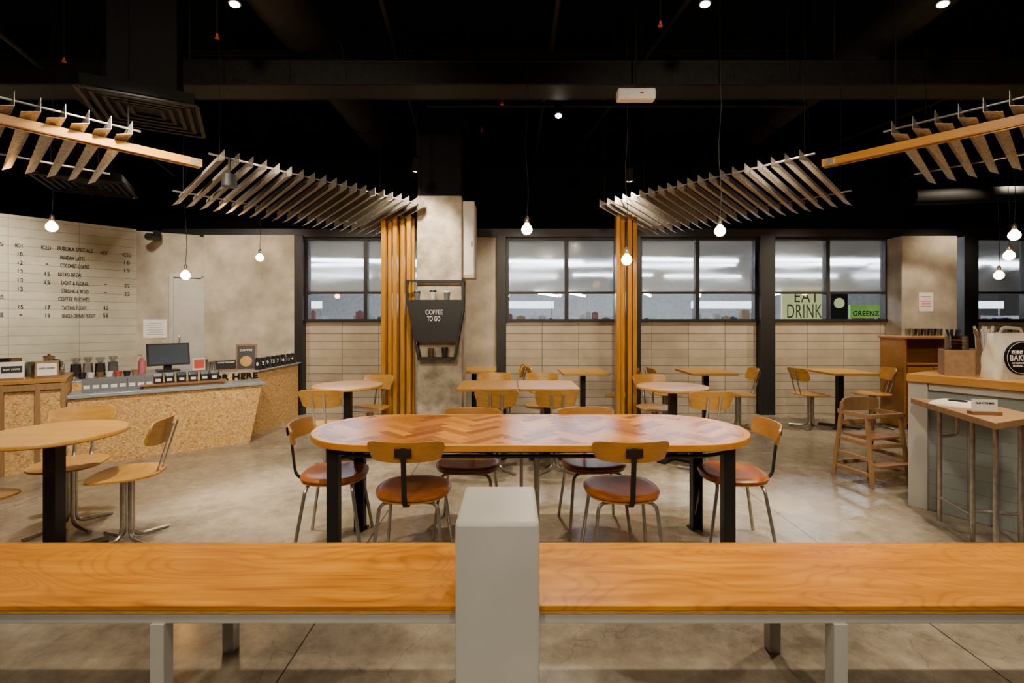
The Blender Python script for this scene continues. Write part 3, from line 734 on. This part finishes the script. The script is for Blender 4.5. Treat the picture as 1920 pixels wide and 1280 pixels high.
cpic=part(fs,'cup_picture',M['ply'],lambda bm:lathe(bm,[(0,0),(.065,0),(.067,.003),(.05,.004),(.048,.003),(0,.004)],24,(0,0,0)) )
cpic.rotation_euler=(math.pi/2-.12,0,0); cpic.location=(0,-.020,.11)
text(fs,'COFFEE',(0,-.030,.25),.14,.025,M['wht'])
fb=thing('menu_card',at(424,.6,.80),ag,'small black and wood card with white lettering on the counter','sign')
part(fb,'card',M['black'],lambda bm:bx(bm,(0,0,.075),(.21,.01,.11)))
part(fb,'foot',M['darkwood'],lambda bm:bx(bm,(0,0,.01),(.22,.05,.02)))
text(fb,'CHOOSE YOUR BLEND',(0,-.0065,.105),.18,.018,M['wht'],bold=.005)
nums=['8','12','9','13','7','14','11','4']
for i,px in enumerate((484,493,503,513,522,531,541,549)):
    d=6.15+.13*i; x=PX(px,d)
    t=thing('table_number_block',(x,d,.80),.15,'black block with a white table number on the counter','table number',group='table number blocks')
    part(t,'block',M['sack'],lambda bm:prism(bm,rrect(.075,.05,.008),0,.15,rrect(.055,.035,.006)),bevel=.002)
    text(t,nums[i],(0,-.026,.075),None,.045,M['wht'],name='number')
for px,o,m,r,h in ((205,.55,M['white'],.035,.07),(222,.6,M['red'],.035,.06),(238,.55,M['sack'],.035,.065),(254,.62,M['kraft'],.035,.07),(188,.62,M['darkwood'],.035,.06),(170,.58,M['white'],.035,.065),(154,.6,M['sack'],.035,.065),(395,.6,M['jar'],.03,.12),(404,.75,M['jar'],.03,.12),(386,.85,M['jar'],.03,.13)):
    solo('coffee_cup',m,lambda bm:lathe(bm,[(0,0),(r*.7,0),(r,h),(r*.92,h),(r*.62,.006),(0,.006)],18),'small coffee cup standing on the service counter','cup',loc=at(px,o,.80),smooth=True,group='cups on the service counter')
bt=thing('soap_bottle',at(266,.9,.80),0,'pink pump bottle on the service counter','bottle')
part(bt,'bottle_body',M['pink'],lambda bm:lathe(bm,[(0,0),(.035,0),(.037,.01),(.037,.14),(.015,.165),(.015,.18),(0,.18)],18),True)
part(bt,'pump',M['white'],lambda bm:(cyl(bm,(0,0,.18),(0,0,.22),.006),tube(bm,[(0,0,.22),(-.04,0,.215)],.006,6)))
for px,o,m in ((142,.95,M['sack']),(165,1.06,M['gunsteel']),(188,.95,M['sack']),(212,1.06,M['grey'])):
    t=thing('coffee_grinder',at(px,o,.80),ag,'compact coffee grinder with clear hopper on the counter','grinder',group='coffee grinders')
    part(t,'body',m,lambda bm:prism(bm,rrect(.1,.12,.02),0,.14,rrect(.085,.1,.02)),bevel=.004)
    part(t,'hopper',M['jar'],lambda bm:lathe(bm,[(.02,.14),(.045,.19),(.045,.205),(.0,.21)],16),True)
for px,o,b in ((22,.12,0),(88,.12,1)):
    t=thing('menu_card',at(px,o,.87),ag+.05,'white printed menu card in a holder on the wooden counter','menu card',group='menu cards on the side counter')
    part(t,'card',M['white'] if not b else M['kraft'],lambda bm:bx(bm,(0,0,.085),(.17,.008,.17),0,-.1),bevel=.001)
    part(t,'print',M['sack'] if not b else M['white'],lambda bm:bx(bm,(0,-.008,.10 if not b else .085),(.14,.003,.06 if not b else .12),0,-.1))
    part(t,'foot',M['darkwood'],lambda bm:bx(bm,(0,0,.01),(.16,.05,.02)))
    text(t,'GUEST COFFEE',(0,-.0165,.10),.11,.014,M['wht'] if not b else M['ink'])
for px,o in ((40,.4),(58,.5),(70,.35),(110,.45)):
    solo('glass_jar',M['jar'],lambda bm:lathe(bm,[(0,0),(.045,0),(.05,.02),(.05,.11),(.035,.13),(.035,.14),(.03,.14),(.03,.12),(.044,.1),(.044,.01),(0,.01)],20),'clear glass jar on the wooden counter','jar',loc=at(px,o,.87),smooth=True,group='glass jars on the side counter')
t=thing('glass_kettle',at(92,.5,.87),0,'glass coffee server with dark handle on the wooden counter','kettle')
part(t,'kettle_body',M['jar'],lambda bm:lathe(bm,[(0,0),(.07,0),(.075,.03),(.045,.14),(.05,.18),(.044,.18),(.04,.14),(.068,.03),(0,.008)],20),True)
part(t,'handle',M['sack'],lambda bm:tube(bm,fillet([(.05,0,.15),(.11,0,.15),(.1,0,.03),(.07,0,.03)],.02),.008,6),True)
part(t,'lid',M['darkwood'],lambda bm:lathe(bm,[(0,.182),(.045,.182),(.045,.195),(.012,.198),(.012,.215),(0,.215)],16),True)
for i,(px,o,m) in enumerate(((10,.6,M['sack']),(28,.6,M['kraft']))):
    solo('coffee_bag',m,lambda bm:(prism(bm,rrect(.1,.07,.015),0,.14,rrect(.1,.055,.015)),prism(bm,rrect(.1,.055,.015),.14,.18,rrect(.1,.014,.004))),'folded coffee bag standing on the wooden counter','coffee bag',loc=at(px,o,.87),rz=ag,bevel=.003,group='coffee bags on the side counter')
# ------------------------------------------------------------------ right counter
P=Vector((3.09,3.71)); u=Vector((.5,-.866)); ni=Vector((.866,.5)); ar=math.atan2(u.y,u.x)
rc=thing('pickup_counter',(P.x,P.y,0),ar,'grey tiled counter with steel corner and thick wooden top','counter')
part(rc,'body',M['gtile'],lambda bm:bx(bm,(1.0,.5,.48),(1.95,.96,.955)))
part(rc,'corner_post',M['greysteel'],lambda bm:bx(bm,(.02,.035,.478),(.12,.09,.957)),bevel=.003)
part(rc,'steel_rail',M['greysteel'],lambda bm:bx(bm,(1.03,.012,.93),(1.89,.035,.05)),bevel=.003)
part(rc,'worktop',M['ctop'],lambda bm:bx(bm,(1.0,.49,.99),(2.08,1.06,.06)),bevel=.004)
bl=thing('bar_ledge',(3.0,3.2,0),0,'wooden bar ledge on bent steel pipe legs beside the counter','table')
lp=[(.06,.45),(-.0,.44),(-.25,-.45),(.22,-.25),(.30,.06)]
part(bl,'ledge_top',M['midwood'],lambda bm:prism(bm,lp,.805,.845),bevel=.003)
for x,y in ((.05,.25),(-.02,-.07),(-.13,-.33),(.22,-.14)):
    part(bl,'leg',M['gunsteel'],lambda bm:tube(bm,[(x,y,.0),(x,y,.805)],.014,10),True)
for pts in ([(.05,.25,.17),(-.02,-.07,.17)],[(-.02,-.07,.2),(.22,-.14,.2)],fillet([(.05,.25,.6),(.13,.2,.62),(.13,.2,.78)],.04)):
    part(bl,'footrest_bar',M['gunsteel'],lambda bm:tube(bm,pts,.011,8),True)
ft=thing('folded_tote_bag',(3.04,3.30,.846),ar,'folded cream canvas bag lying on the wooden bar ledge','bag')
part(ft,'bag_body',M['cream'],lambda bm:seatmesh(bm,.30,.2,[(0,.034),(.4,.028),(.6,.036),(.85,.022),(1,.004),(1,0),(0,.0)],3.4),True)
part(ft,'emblem',M['ink'],lambda bm:cyl(bm,(0,0,.033),(0,0,.037),.05,seg=28))
t=thing('price_card',(2.93,3.0,.846),-.15,'small white price card in a wooden holder on the ledge','sign')
part(t,'card',M['white'],lambda bm:bx(bm,(0,0,.055),(.14,.005,.075)))
part(t,'foot',M['darkwood'],lambda bm:bx(bm,(0,0,.01),(.16,.05,.02)))
text(t,'OUR TOTE BAG',(0,-.004,.07),.10,.012,M['ink'],bold=.005)
tg=thing('tote_bag',(3.51,3.42,1.02),.05,'standing cream canvas tote bag with round black printed emblem','bag')
def bag(bm):
    rings=[]
    for i in range(9):
        f=i/8; z=.31*f; w=.32*(1-.10*f); d=.16*(1-.75*f*f)
        rings.append([bm.verts.new((x*1.0+.006*math.sin(9*f+k),y+.006*math.sin(5*k+7*f),z+ (.012*math.sin(k) if i==8 else 0))) for k,(x,y) in enumerate(rrect(w,d,min(.045,d*.45),4))])
    for a,b in zip(rings,rings[1:]):
        m=len(a)
        for k in range(m): bm.faces.new((a[k],a[(k+1)%m],b[(k+1)%m],b[k]))
    bm.faces.new(rings[0][::-1]); bm.faces.new(rings[-1])
part(tg,'bag_body',M['cream'],bag,True)
part(tg,'emblem',M['ink'],lambda bm:cyl(bm,(0,-.070,.150),(0,-.086,.150),.115,seg=40))
part(tg,'emblem_ring',M['wht'],lambda bm:tube(bm,[(.107*math.cos(2*math.pi*k/40),-.0865,.150+.107*math.sin(2*math.pi*k/40)) for k in range(41)],.0013,4))
text(tg,'KENNY HILLS',(0,-.088,.188),.150,.027,M['wht'],name='emblem_lettering',bold=.0)
text(tg,'BAKERS',(0,-.088,.150),.175,.040,M['wht'],name='emblem_lettering',bold=.005)
text(tg,'ARTISAN BREADS',(0,-.088,.114),.15,.012,M['wht'],name='emblem_lettering',bold=.0)
text(tg,'PATISSERIE - COFFEE',(0,-.088,.094),.13,.012,M['wht'],name='emblem_lettering',bold=.0)
part(tg,'strap',M['cream'],lambda bm:tube(bm,fillet([(-.08,-.01,.30),(-.07,-.02,.36),(.07,-.02,.35),(.09,-.01,.30)],.05),.012,6,.004),True)
def kbox(px,d,w,h,label):
    t=thing('kraft_box',(PX(px,d),d,1.02),-.5,label,'box',group='kraft holders on the pickup counter')
    part(t,'box_body',M['kraft'],lambda bm:(bx(bm,(0,-w/2,h/2),(w,.008,h)),bx(bm,(0,w/2,h/2),(w,.008,h)),bx(bm,(-w/2,0,h/2),(.008,w,h)),bx(bm,(w/2,0,h/2),(.008,w,h)),bx(bm,(0,0,.005),(w,w,.01))),bevel=.001)
    return t
t=kbox(1793,3.62,.165,.19,'open brown kraft box holding a glass jar of lids')
t=kbox(1843,3.72,.12,.19,'open brown kraft box holding wrapped straws')
t=thing('glass_jar',(PX(1793,3.62),3.62,1.032),0,'glass jar with brown lids inside the kraft box','jar')
part(t,'jar_body',M['jar'],lambda bm:lathe(bm,[(0,0),(.068,0),(.068,.28),(.062,.28),(.062,.01),(0,.01)],24),True)
part(t,'lid_stack',M['darkwood'],lambda bm:[lathe(bm,[(0,z),(.05,z),(.054,z+.01),(0,z+.02)],18) for z in [.02+.018*k for k in range(13)]],True)
for k in range(16):
    a=k*2.4; r=.030*math.sqrt((k%8)/8+.1)
    x=PX(1843,3.72)+r*math.cos(a); y=3.72+r*math.sin(a)
    tx=.05*math.cos(a)
    solo('wrapped_straw',M['white'] if k%4 else M['kraft'],lambda bm:tube(bm,[(0,0,0),(tx*.5,0,.25+.02*(k%3)),(tx,0,.31+.02*(k%3))],.009,6),'paper wrapped straw standing in the kraft box','straw',loc=(x,y,1.032),group='wrapped straws in the kraft box')
for k in range(7):
    a=k*.9; solo('black_stirrer',M['sack'],lambda bm:tube(bm,[(0,0,0),(.02*math.cos(a),.02*math.sin(a),.07)],.006,5),'short black stirrer standing in the glass jar','stirrer',loc=(PX(1782,3.62)+.02*math.cos(a)+.02,3.62+.02*math.sin(a),1.29),group='black stirrers in the jar')
for px,d,m in ((1872,3.95,M['white']),(1893,4.0,M['jar']),(1912,3.92,M['jar'])):
    t=thing('sauce_bottle',(PX(px,d),d,1.021),0,'small bottle with dark cap behind the canvas bag','bottle',group='bottles on the pickup counter')
    part(t,'bottle_body',m,lambda bm:lathe(bm,[(0,0),(.034,0),(.036,.01),(.036,.22),(.014,.27),(.014,.31),(0,.31)],18),True)
    part(t,'cap',M['sack'],lambda bm:lathe(bm,[(0,.311),(.017,.311),(.017,.34),(0,.34)],14),True)
cb_=thing('wooden_cabinet',(5.52,6.55,0),0,'orange brown wooden service cabinet with open shelf against the pier','cabinet')
part(cb_,'body',M['cabwood'],lambda bm:(bx(bm,(0,.2,.6),(.74,.03,1.18)),bx(bm,(-.36,0,.6),(.03,.42,1.18)),bx(bm,(.36,0,.6),(.03,.42,1.18)),bx(bm,(0,0,.08),(.72,.42,.03)),bx(bm,(0,0,.85),(.72,.42,.03))),bevel=.003)
part(cb_,'top',M['cabwood'],lambda bm:bx(bm,(0,0,1.20),(.78,.46,.03)),bevel=.004)
for q in (-.17,.17):
    dr=part(cb_,'door',M['cabwood'],lambda bm:bx(bm,(q,-.205,.46),(.33,.02,.72)),bevel=.004)
    part(dr,'knob',M['gunsteel'],lambda bm:cyl(bm,(q*.25,-.215,.5),(q*.25,-.24,.5),.012))
for k in range(10):
    solo('glass_tumbler',M['jar'],lambda bm:lathe(bm,[(0,0),(.03,0),(.036,.1),(.033,.1),(.028,.006),(0,.006)],14),'clear glass tumbler stacked on the wooden cabinet','glass',loc=(5.26+.085*(k%5)+.1,6.45+.1*(k//5),1.216),smooth=True,group='tumblers on the cabinet')
hc=thing('high_chair',(3.21,4.33,0),.22,'wooden child high chair with ladder slatted sides and brown seat','high chair')
for a in (-1,1):
    for b_ in (-1,1):
        part(hc,'leg',M['midwood'],lambda bm:tube(bm,[(a*.20,b_*.19,0),(a*.175,b_*.12,.69 if b_>0 else .60)],.020,4),bevel=.002)
part(hc,'seat',M['darkwood'],lambda bm:bx(bm,(0,0,.40),(.33,.26,.02)),bevel=.003)
part(hc,'backrest',M['midwood'],lambda bm:curved(bm,.40,.12,.018,.66,.15,-.05,6),True)
part(hc,'backrest_slat',M['midwood'],lambda bm:bx(bm,(0,.13,.50),(.35,.02,.045)),bevel=.003)
for c,s_ in (((-.18,0,.60),(.028,.32,.035)),((.18,0,.60),(.028,.32,.035)),((0,-.14,.60),(.38,.03,.035))):
    part(hc,'arm_rail',M['midwood'],lambda bm:bx(bm,c,s_),bevel=.003)
for c,s_ in (((0,-.175,.10),(.38,.02,.035)),((0,-.15,.34),(.36,.02,.035)),((0,.18,.12),(.38,.02,.035))):
    part(hc,'rung',M['midwood'],lambda bm:bx(bm,c,s_),bevel=.002)
part(hc,'footrest',M['darkwood'],lambda bm:bx(bm,(0,-.19,.19),(.36,.09,.018)),bevel=.002)
for a in (-1,1):
    for z in (.10,.23,.36):
        part(hc,'side_rung',M['midwood'],lambda bm:bx(bm,(a*(.197-.03*z),0,z),(.018,.34-.18*z,.032)),bevel=.002)
# ------------------------------------------------------------------ ceiling services
ct=solo('cable_tray',M['tray'],lambda bm:(bx(bm,(0,-.15,.1),(16,.02,.2)),bx(bm,(0,.15,.1),(16,.02,.2)),bx(bm,(0,0,.01),(16,.3,.02)),[cyl(bm,(-8,-.16+.012*k,.2+.015*(k%3)),(8,-.16+.03*k,.2+.015*(k%3)),.011,seg=6) for k in range(7)],[cyl(bm,(x,0,.2),(x,0,1.15),.008,seg=6) for x in range(-7,8,2)],[bx(bm,(x*.5,-.163,.1),(.02,.01,.16)) for x in range(-15,16)]),'long black perforated cable tray full of cables under the ceiling','cable tray',loc=(0,4.5,3.55))
solo('lighting_track',M['tray'],lambda bm:(bx(bm,(0,0,.02),(4,.035,.04)),[cyl(bm,(x,0,.04),(x,0,1.0),.006,seg=6) for x in (-1.8,0,1.8)]),'black lighting track hanging below the ceiling','lighting track',loc=(1.1,5.1,3.68))
em=thing('emergency_light',(PX(1192,4.2),4.2,3.33),0,'white emergency light unit hanging under the cable tray','emergency light')
part(em,'housing',M['white'],lambda bm:bx(bm,(0,0,.05),(.33,.1,.10)),bevel=.02)
part(em,'indicator',M['red'],lambda bm:bx(bm,(.04,-.052,.05),(.03,.006,.015)))
part(em,'bracket',M['steelblk'],lambda bm:cyl(bm,(0,0,.1),(0,0,CEIL-3.33),.008))
def diffuser(x,y,z,w,rz):
    t=thing('air_diffuser',(x,y,z),rz,'black square ceiling air diffuser with louvres','air vent',group='air diffusers')
    part(t,'louvre',M['tray'],lambda bm:[bx(bm,(dx*(w*k/2),dy*(w*k/2),.03-.03*k),(w*k if dx==0 else .03,w*k if dy==0 else .03,.012)) for k in (1,.82,.64,.46,.28) for dx,dy in ((1,0),(-1,0),(0,1),(0,-1))])
    part(t,'plenum',M['duct'],lambda bm:bx(bm,(0,0,.07),(w*.95,w*.95,.08)))
    part(t,'duct_drop',M['duct'],lambda bm:bx(bm,(0,0,.11+(CEIL-z-.11)/2),(w*.6,w*.6,CEIL-z-.11)))
diffuser(-3.05,4.05,3.15,.75,.5); diffuser(-5.0,5.7,3.0,.8,.5)
for X_,R_ in ((-1.9,.22),(3.4,.16)):
    solo('round_duct',M['tray'],lambda bm:(cyl(bm,(0,-3.5,0),(0,3.2,0),R_,seg=24),[cyl(bm,(0,y,0),(0,y+.04,0),R_+.015,seg=24) for y in (-3,-1.6,-.2,1.2,2.6)],[cyl(bm,(0,y,R_-.02),(0,y,.65),.008,seg=6) for y in (-2,2)]),'round black ventilation duct under the ceiling','duct',loc=(X_,3.6,4.05),smooth=True)
solo('round_duct',M['duct'],lambda bm:(cyl(bm,(-1.6,0,0),(2.2,-.6,0),.10,seg=20),[cyl(bm,(x,-.6*(x+1.6)/3.8,.08),(x,-.6*(x+1.6)/3.8,CEIL-3.05),.006,seg=6) for x in (-1,2)]),'round dark pipe duct hanging near the ceiling','duct',loc=(6.9,6.4,3.05),smooth=True)
for y in (1.2,3.0,5.6): solo('ceiling_joist',M['duct'],lambda bm:(bx(bm,(0,0,.09),(18,.02,.18)),bx(bm,(0,0,.01),(18,.12,.02)),bx(bm,(0,0,.17),(18,.12,.02))),'black steel ceiling joist','beam',loc=(0,y,CEIL-.185),group='ceiling joists')
for k,(p0,p1) in enumerate((((-1.3,7.2,3.9),(-.9,2.4,3.9)),((.35,7.2,3.85),(.35,2.2,3.85)),((1.0,7.2,4.0),(1.6,2.4,4.0)),((-4.6,6.6,3.4),(-3.9,2.6,3.9)),((4.4,7.2,3.9),(5.4,3.0,3.9)))):
    solo('conduit_pipe',M['tray'],lambda bm:(cyl(bm,(0,0,0),Vector(p1)-Vector(p0),.022,seg=8),cyl(bm,(Vector(p1)-Vector(p0))*.5,(Vector(p1)-Vector(p0))*.5+Vector((0,0,CEIL-(p0[2]+p1[2])/2)),.006,seg=6)),'thin black conduit pipe under the dark ceiling','pipe',loc=p0,smooth=True,group='ceiling conduits')
for px,py,d in ((407,68,4.0),(120,112,4.2),(1238,45,3.6),(941,193,5.0),(903,243,6.0)):
    z=PZ(py,d)
    t=thing('sprinkler_head',(PX(px,d),d,z),0,'small red fire sprinkler head on a thin pipe','sprinkler',group='sprinkler heads')
    part(t,'head',M['red'],lambda bm:lathe(bm,[(0,-.02),(.018,-.018),(.018,-.012),(.007,-.008),(.010,.0),(.010,.02),(0,.02)],12),True)
    part(t,'pipe',M['tray'],lambda bm:cyl(bm,(0,0,.02),(0,0,CEIL-z),.008,seg=8))
cam_=thing('security_camera',(PX(288,6.9),6.85,PZ(443,6.9)),0,'small black security camera on the wall top','camera')
part(cam_,'housing',M['black'],lambda bm:cyl(bm,(0,.12,0),(0,-.06,-.02),.05),True)
part(cam_,'mount',M['black'],lambda bm:bx(bm,(0,.12,.03),(.05,.1,.12)))
# ------------------------------------------------------------------ lamps
def spot(loc,target,energy,size=70,blend=.6,col=(1,.84,.62),r=.05):
    l=bpy.data.lights.new('spot_light','SPOT'); l.energy=energy*EM; l.spot_size=math.radians(size); l.spot_blend=blend; l.color=col; l.shadow_soft_size=r
    o=bpy.data.objects.new('spot_light',l); COL.objects.link(o); o.location=loc
    o.rotation_euler=(Vector(target)-Vector(loc)).to_track_quat('-Z','Y').to_euler(); return o
def pendant(px,py,d):
    z=PZ(py,d)
    t=thing('pendant_lamp',(PX(px,d),d,z),0,'bare round filament bulb hanging on a thin black cord','lamp',group='bare bulb pendants')
    part(t,'bulb',M['bulb'],lambda bm:lathe(bm,[(0,-.048),(.025,-.041),(.043,-.02),(.047,0),(.041,.022),(.024,.042),(.016,.055),(0,.055)],20),True)
    part(t,'socket',M['gunsteel'],lambda bm:lathe(bm,[(0,.055),(.017,.055),(.019,.06),(.019,.1),(.008,.115),(0,.115)],14),True)
    dz=CEIL-z
    part(t,'cord',M['black'],lambda bm:tube(bm,[(.012*math.sin(k*1.3)*(k<8 and k>0),0,.11+(dz-.11)*k/14) for k in range(15)],.003,5),True)
for px,py,d in ((97,425,4.6),(348,516,5.2),(487,483,6.3),(988,430,4.2),(1175,487,4.4),(1350,433,4.3),(1892,479,5.0),(1873,516,5.6),(1902,441,4.6)): pendant(px,py,d)
def fixture(loc,target,energy,size=70):
    loc=Vector(loc); dv=(Vector(target)-loc).normalized()
    t=thing('spotlight',loc,0,'small black cylinder spotlight hanging from the ceiling','spotlight',group='ceiling spotlights')
    part(t,'housing',M['duct'],lambda bm:cyl(bm,-dv*.14,dv*0,.04,seg=20),True)
    part(t,'lens',M['lens'],lambda bm:cyl(bm,dv*.001,dv*.006,.03,seg=20))
    part(t,'stem',M['duct'],lambda bm:cyl(bm,-dv*.1,(-dv.x*.1,-dv.y*.1,CEIL-loc.z),.007,seg=8))
    o=spot(loc+dv*.02,target,energy,size); o.name='lamp_light'; o.parent=t; o.location=dv*.03
for px in (440,1322,1768):
    fixture((PX(px,3.2),3.2,3.52),(PX(px,3.2)*.75,3.1,0),165,64)
fixture((PX(1047,4.9),4.9,3.5),(.3,3.6,0),140,75)
fixture((PX(1885,5.7),5.7,3.5),(5.2,6.6,1),130,90)
fixture((PX(1180,5.2),5.2,2.93),(1.37,5.8,2.0),80,110)
fixture((-1.0,5.0,2.98),(-1.37,5.8,2.0),80,110)
WW=(1,.84,.62)
for x,y,tx,ty,e,sz_ in [(-2.4,.9,-1.6,2.0,110,85),(2.4,.9,1.7,2.0,110,85),(0,.6,0,2.2,55,80),
    (-2.1,4.2,-2.1,4.3,280,44),(2.3,4.2,2.5,4.4,200,50),(-3.7,2.8,-3.3,3.4,130,58),(4.2,3.0,3.5,3.6,130,72)]:
    spot((x,y,3.45),(tx,ty,0),e,sz_,.8,WW,.08)
for x in (-2.4,.2,2.3,4.3,6.4): spot((x,6.1,3.3),(x,7.4,1.0),115,80,.9,(1,.83,.60),.08)
for x,y,tx,ty,tz,e in ((-5.6,4.1,-6.5,5.2,1.9,290),(-4.4,5.6,-5.2,7.0,1.6,60),(-3.9,5.8,-4.0,7.4,1.6,80),(-2.6,3.2,-3.7,5.1,.3,220)): spot((x,y,3.3),(tx,ty,tz),e,85,.85,(1,.87,.68),.08)
for s_ in (-1,1): spot((s_*1.0,1.0,3.2),(s_*2.6,4.6,2.1),135,90,.85,WW,.1)  # added spots without fixtures, light the camera-facing sides of the canopy slats
for s_ in (-1,1): spot((s_*1.3,-1.2,3.2),(s_*.9,3.2,.4),105,80,.85,WW,.15)  # added fill spots behind the camera, no fixtures
w=bpy.data.worlds.new('world'); bpy.context.scene.world=w; w.use_nodes=True
w.node_tree.nodes['Background'].inputs[0].default_value=(.9,.85,.8,1); w.node_tree.nodes['Background'].inputs[1].default_value=.05
# ------------------------------------------------------------------ camera
cd=bpy.data.cameras.new('camera'); cam=bpy.data.objects.new('camera',cd); COL.objects.link(cam)
cd.sensor_width=36; cd.lens=F/1920*36; cd.shift_y=-40/1920; cd.clip_start=.05
cam.location=(0,0,H); cam.rotation_euler=(math.pi/2,0,0)
bpy.context.scene.camera=cam
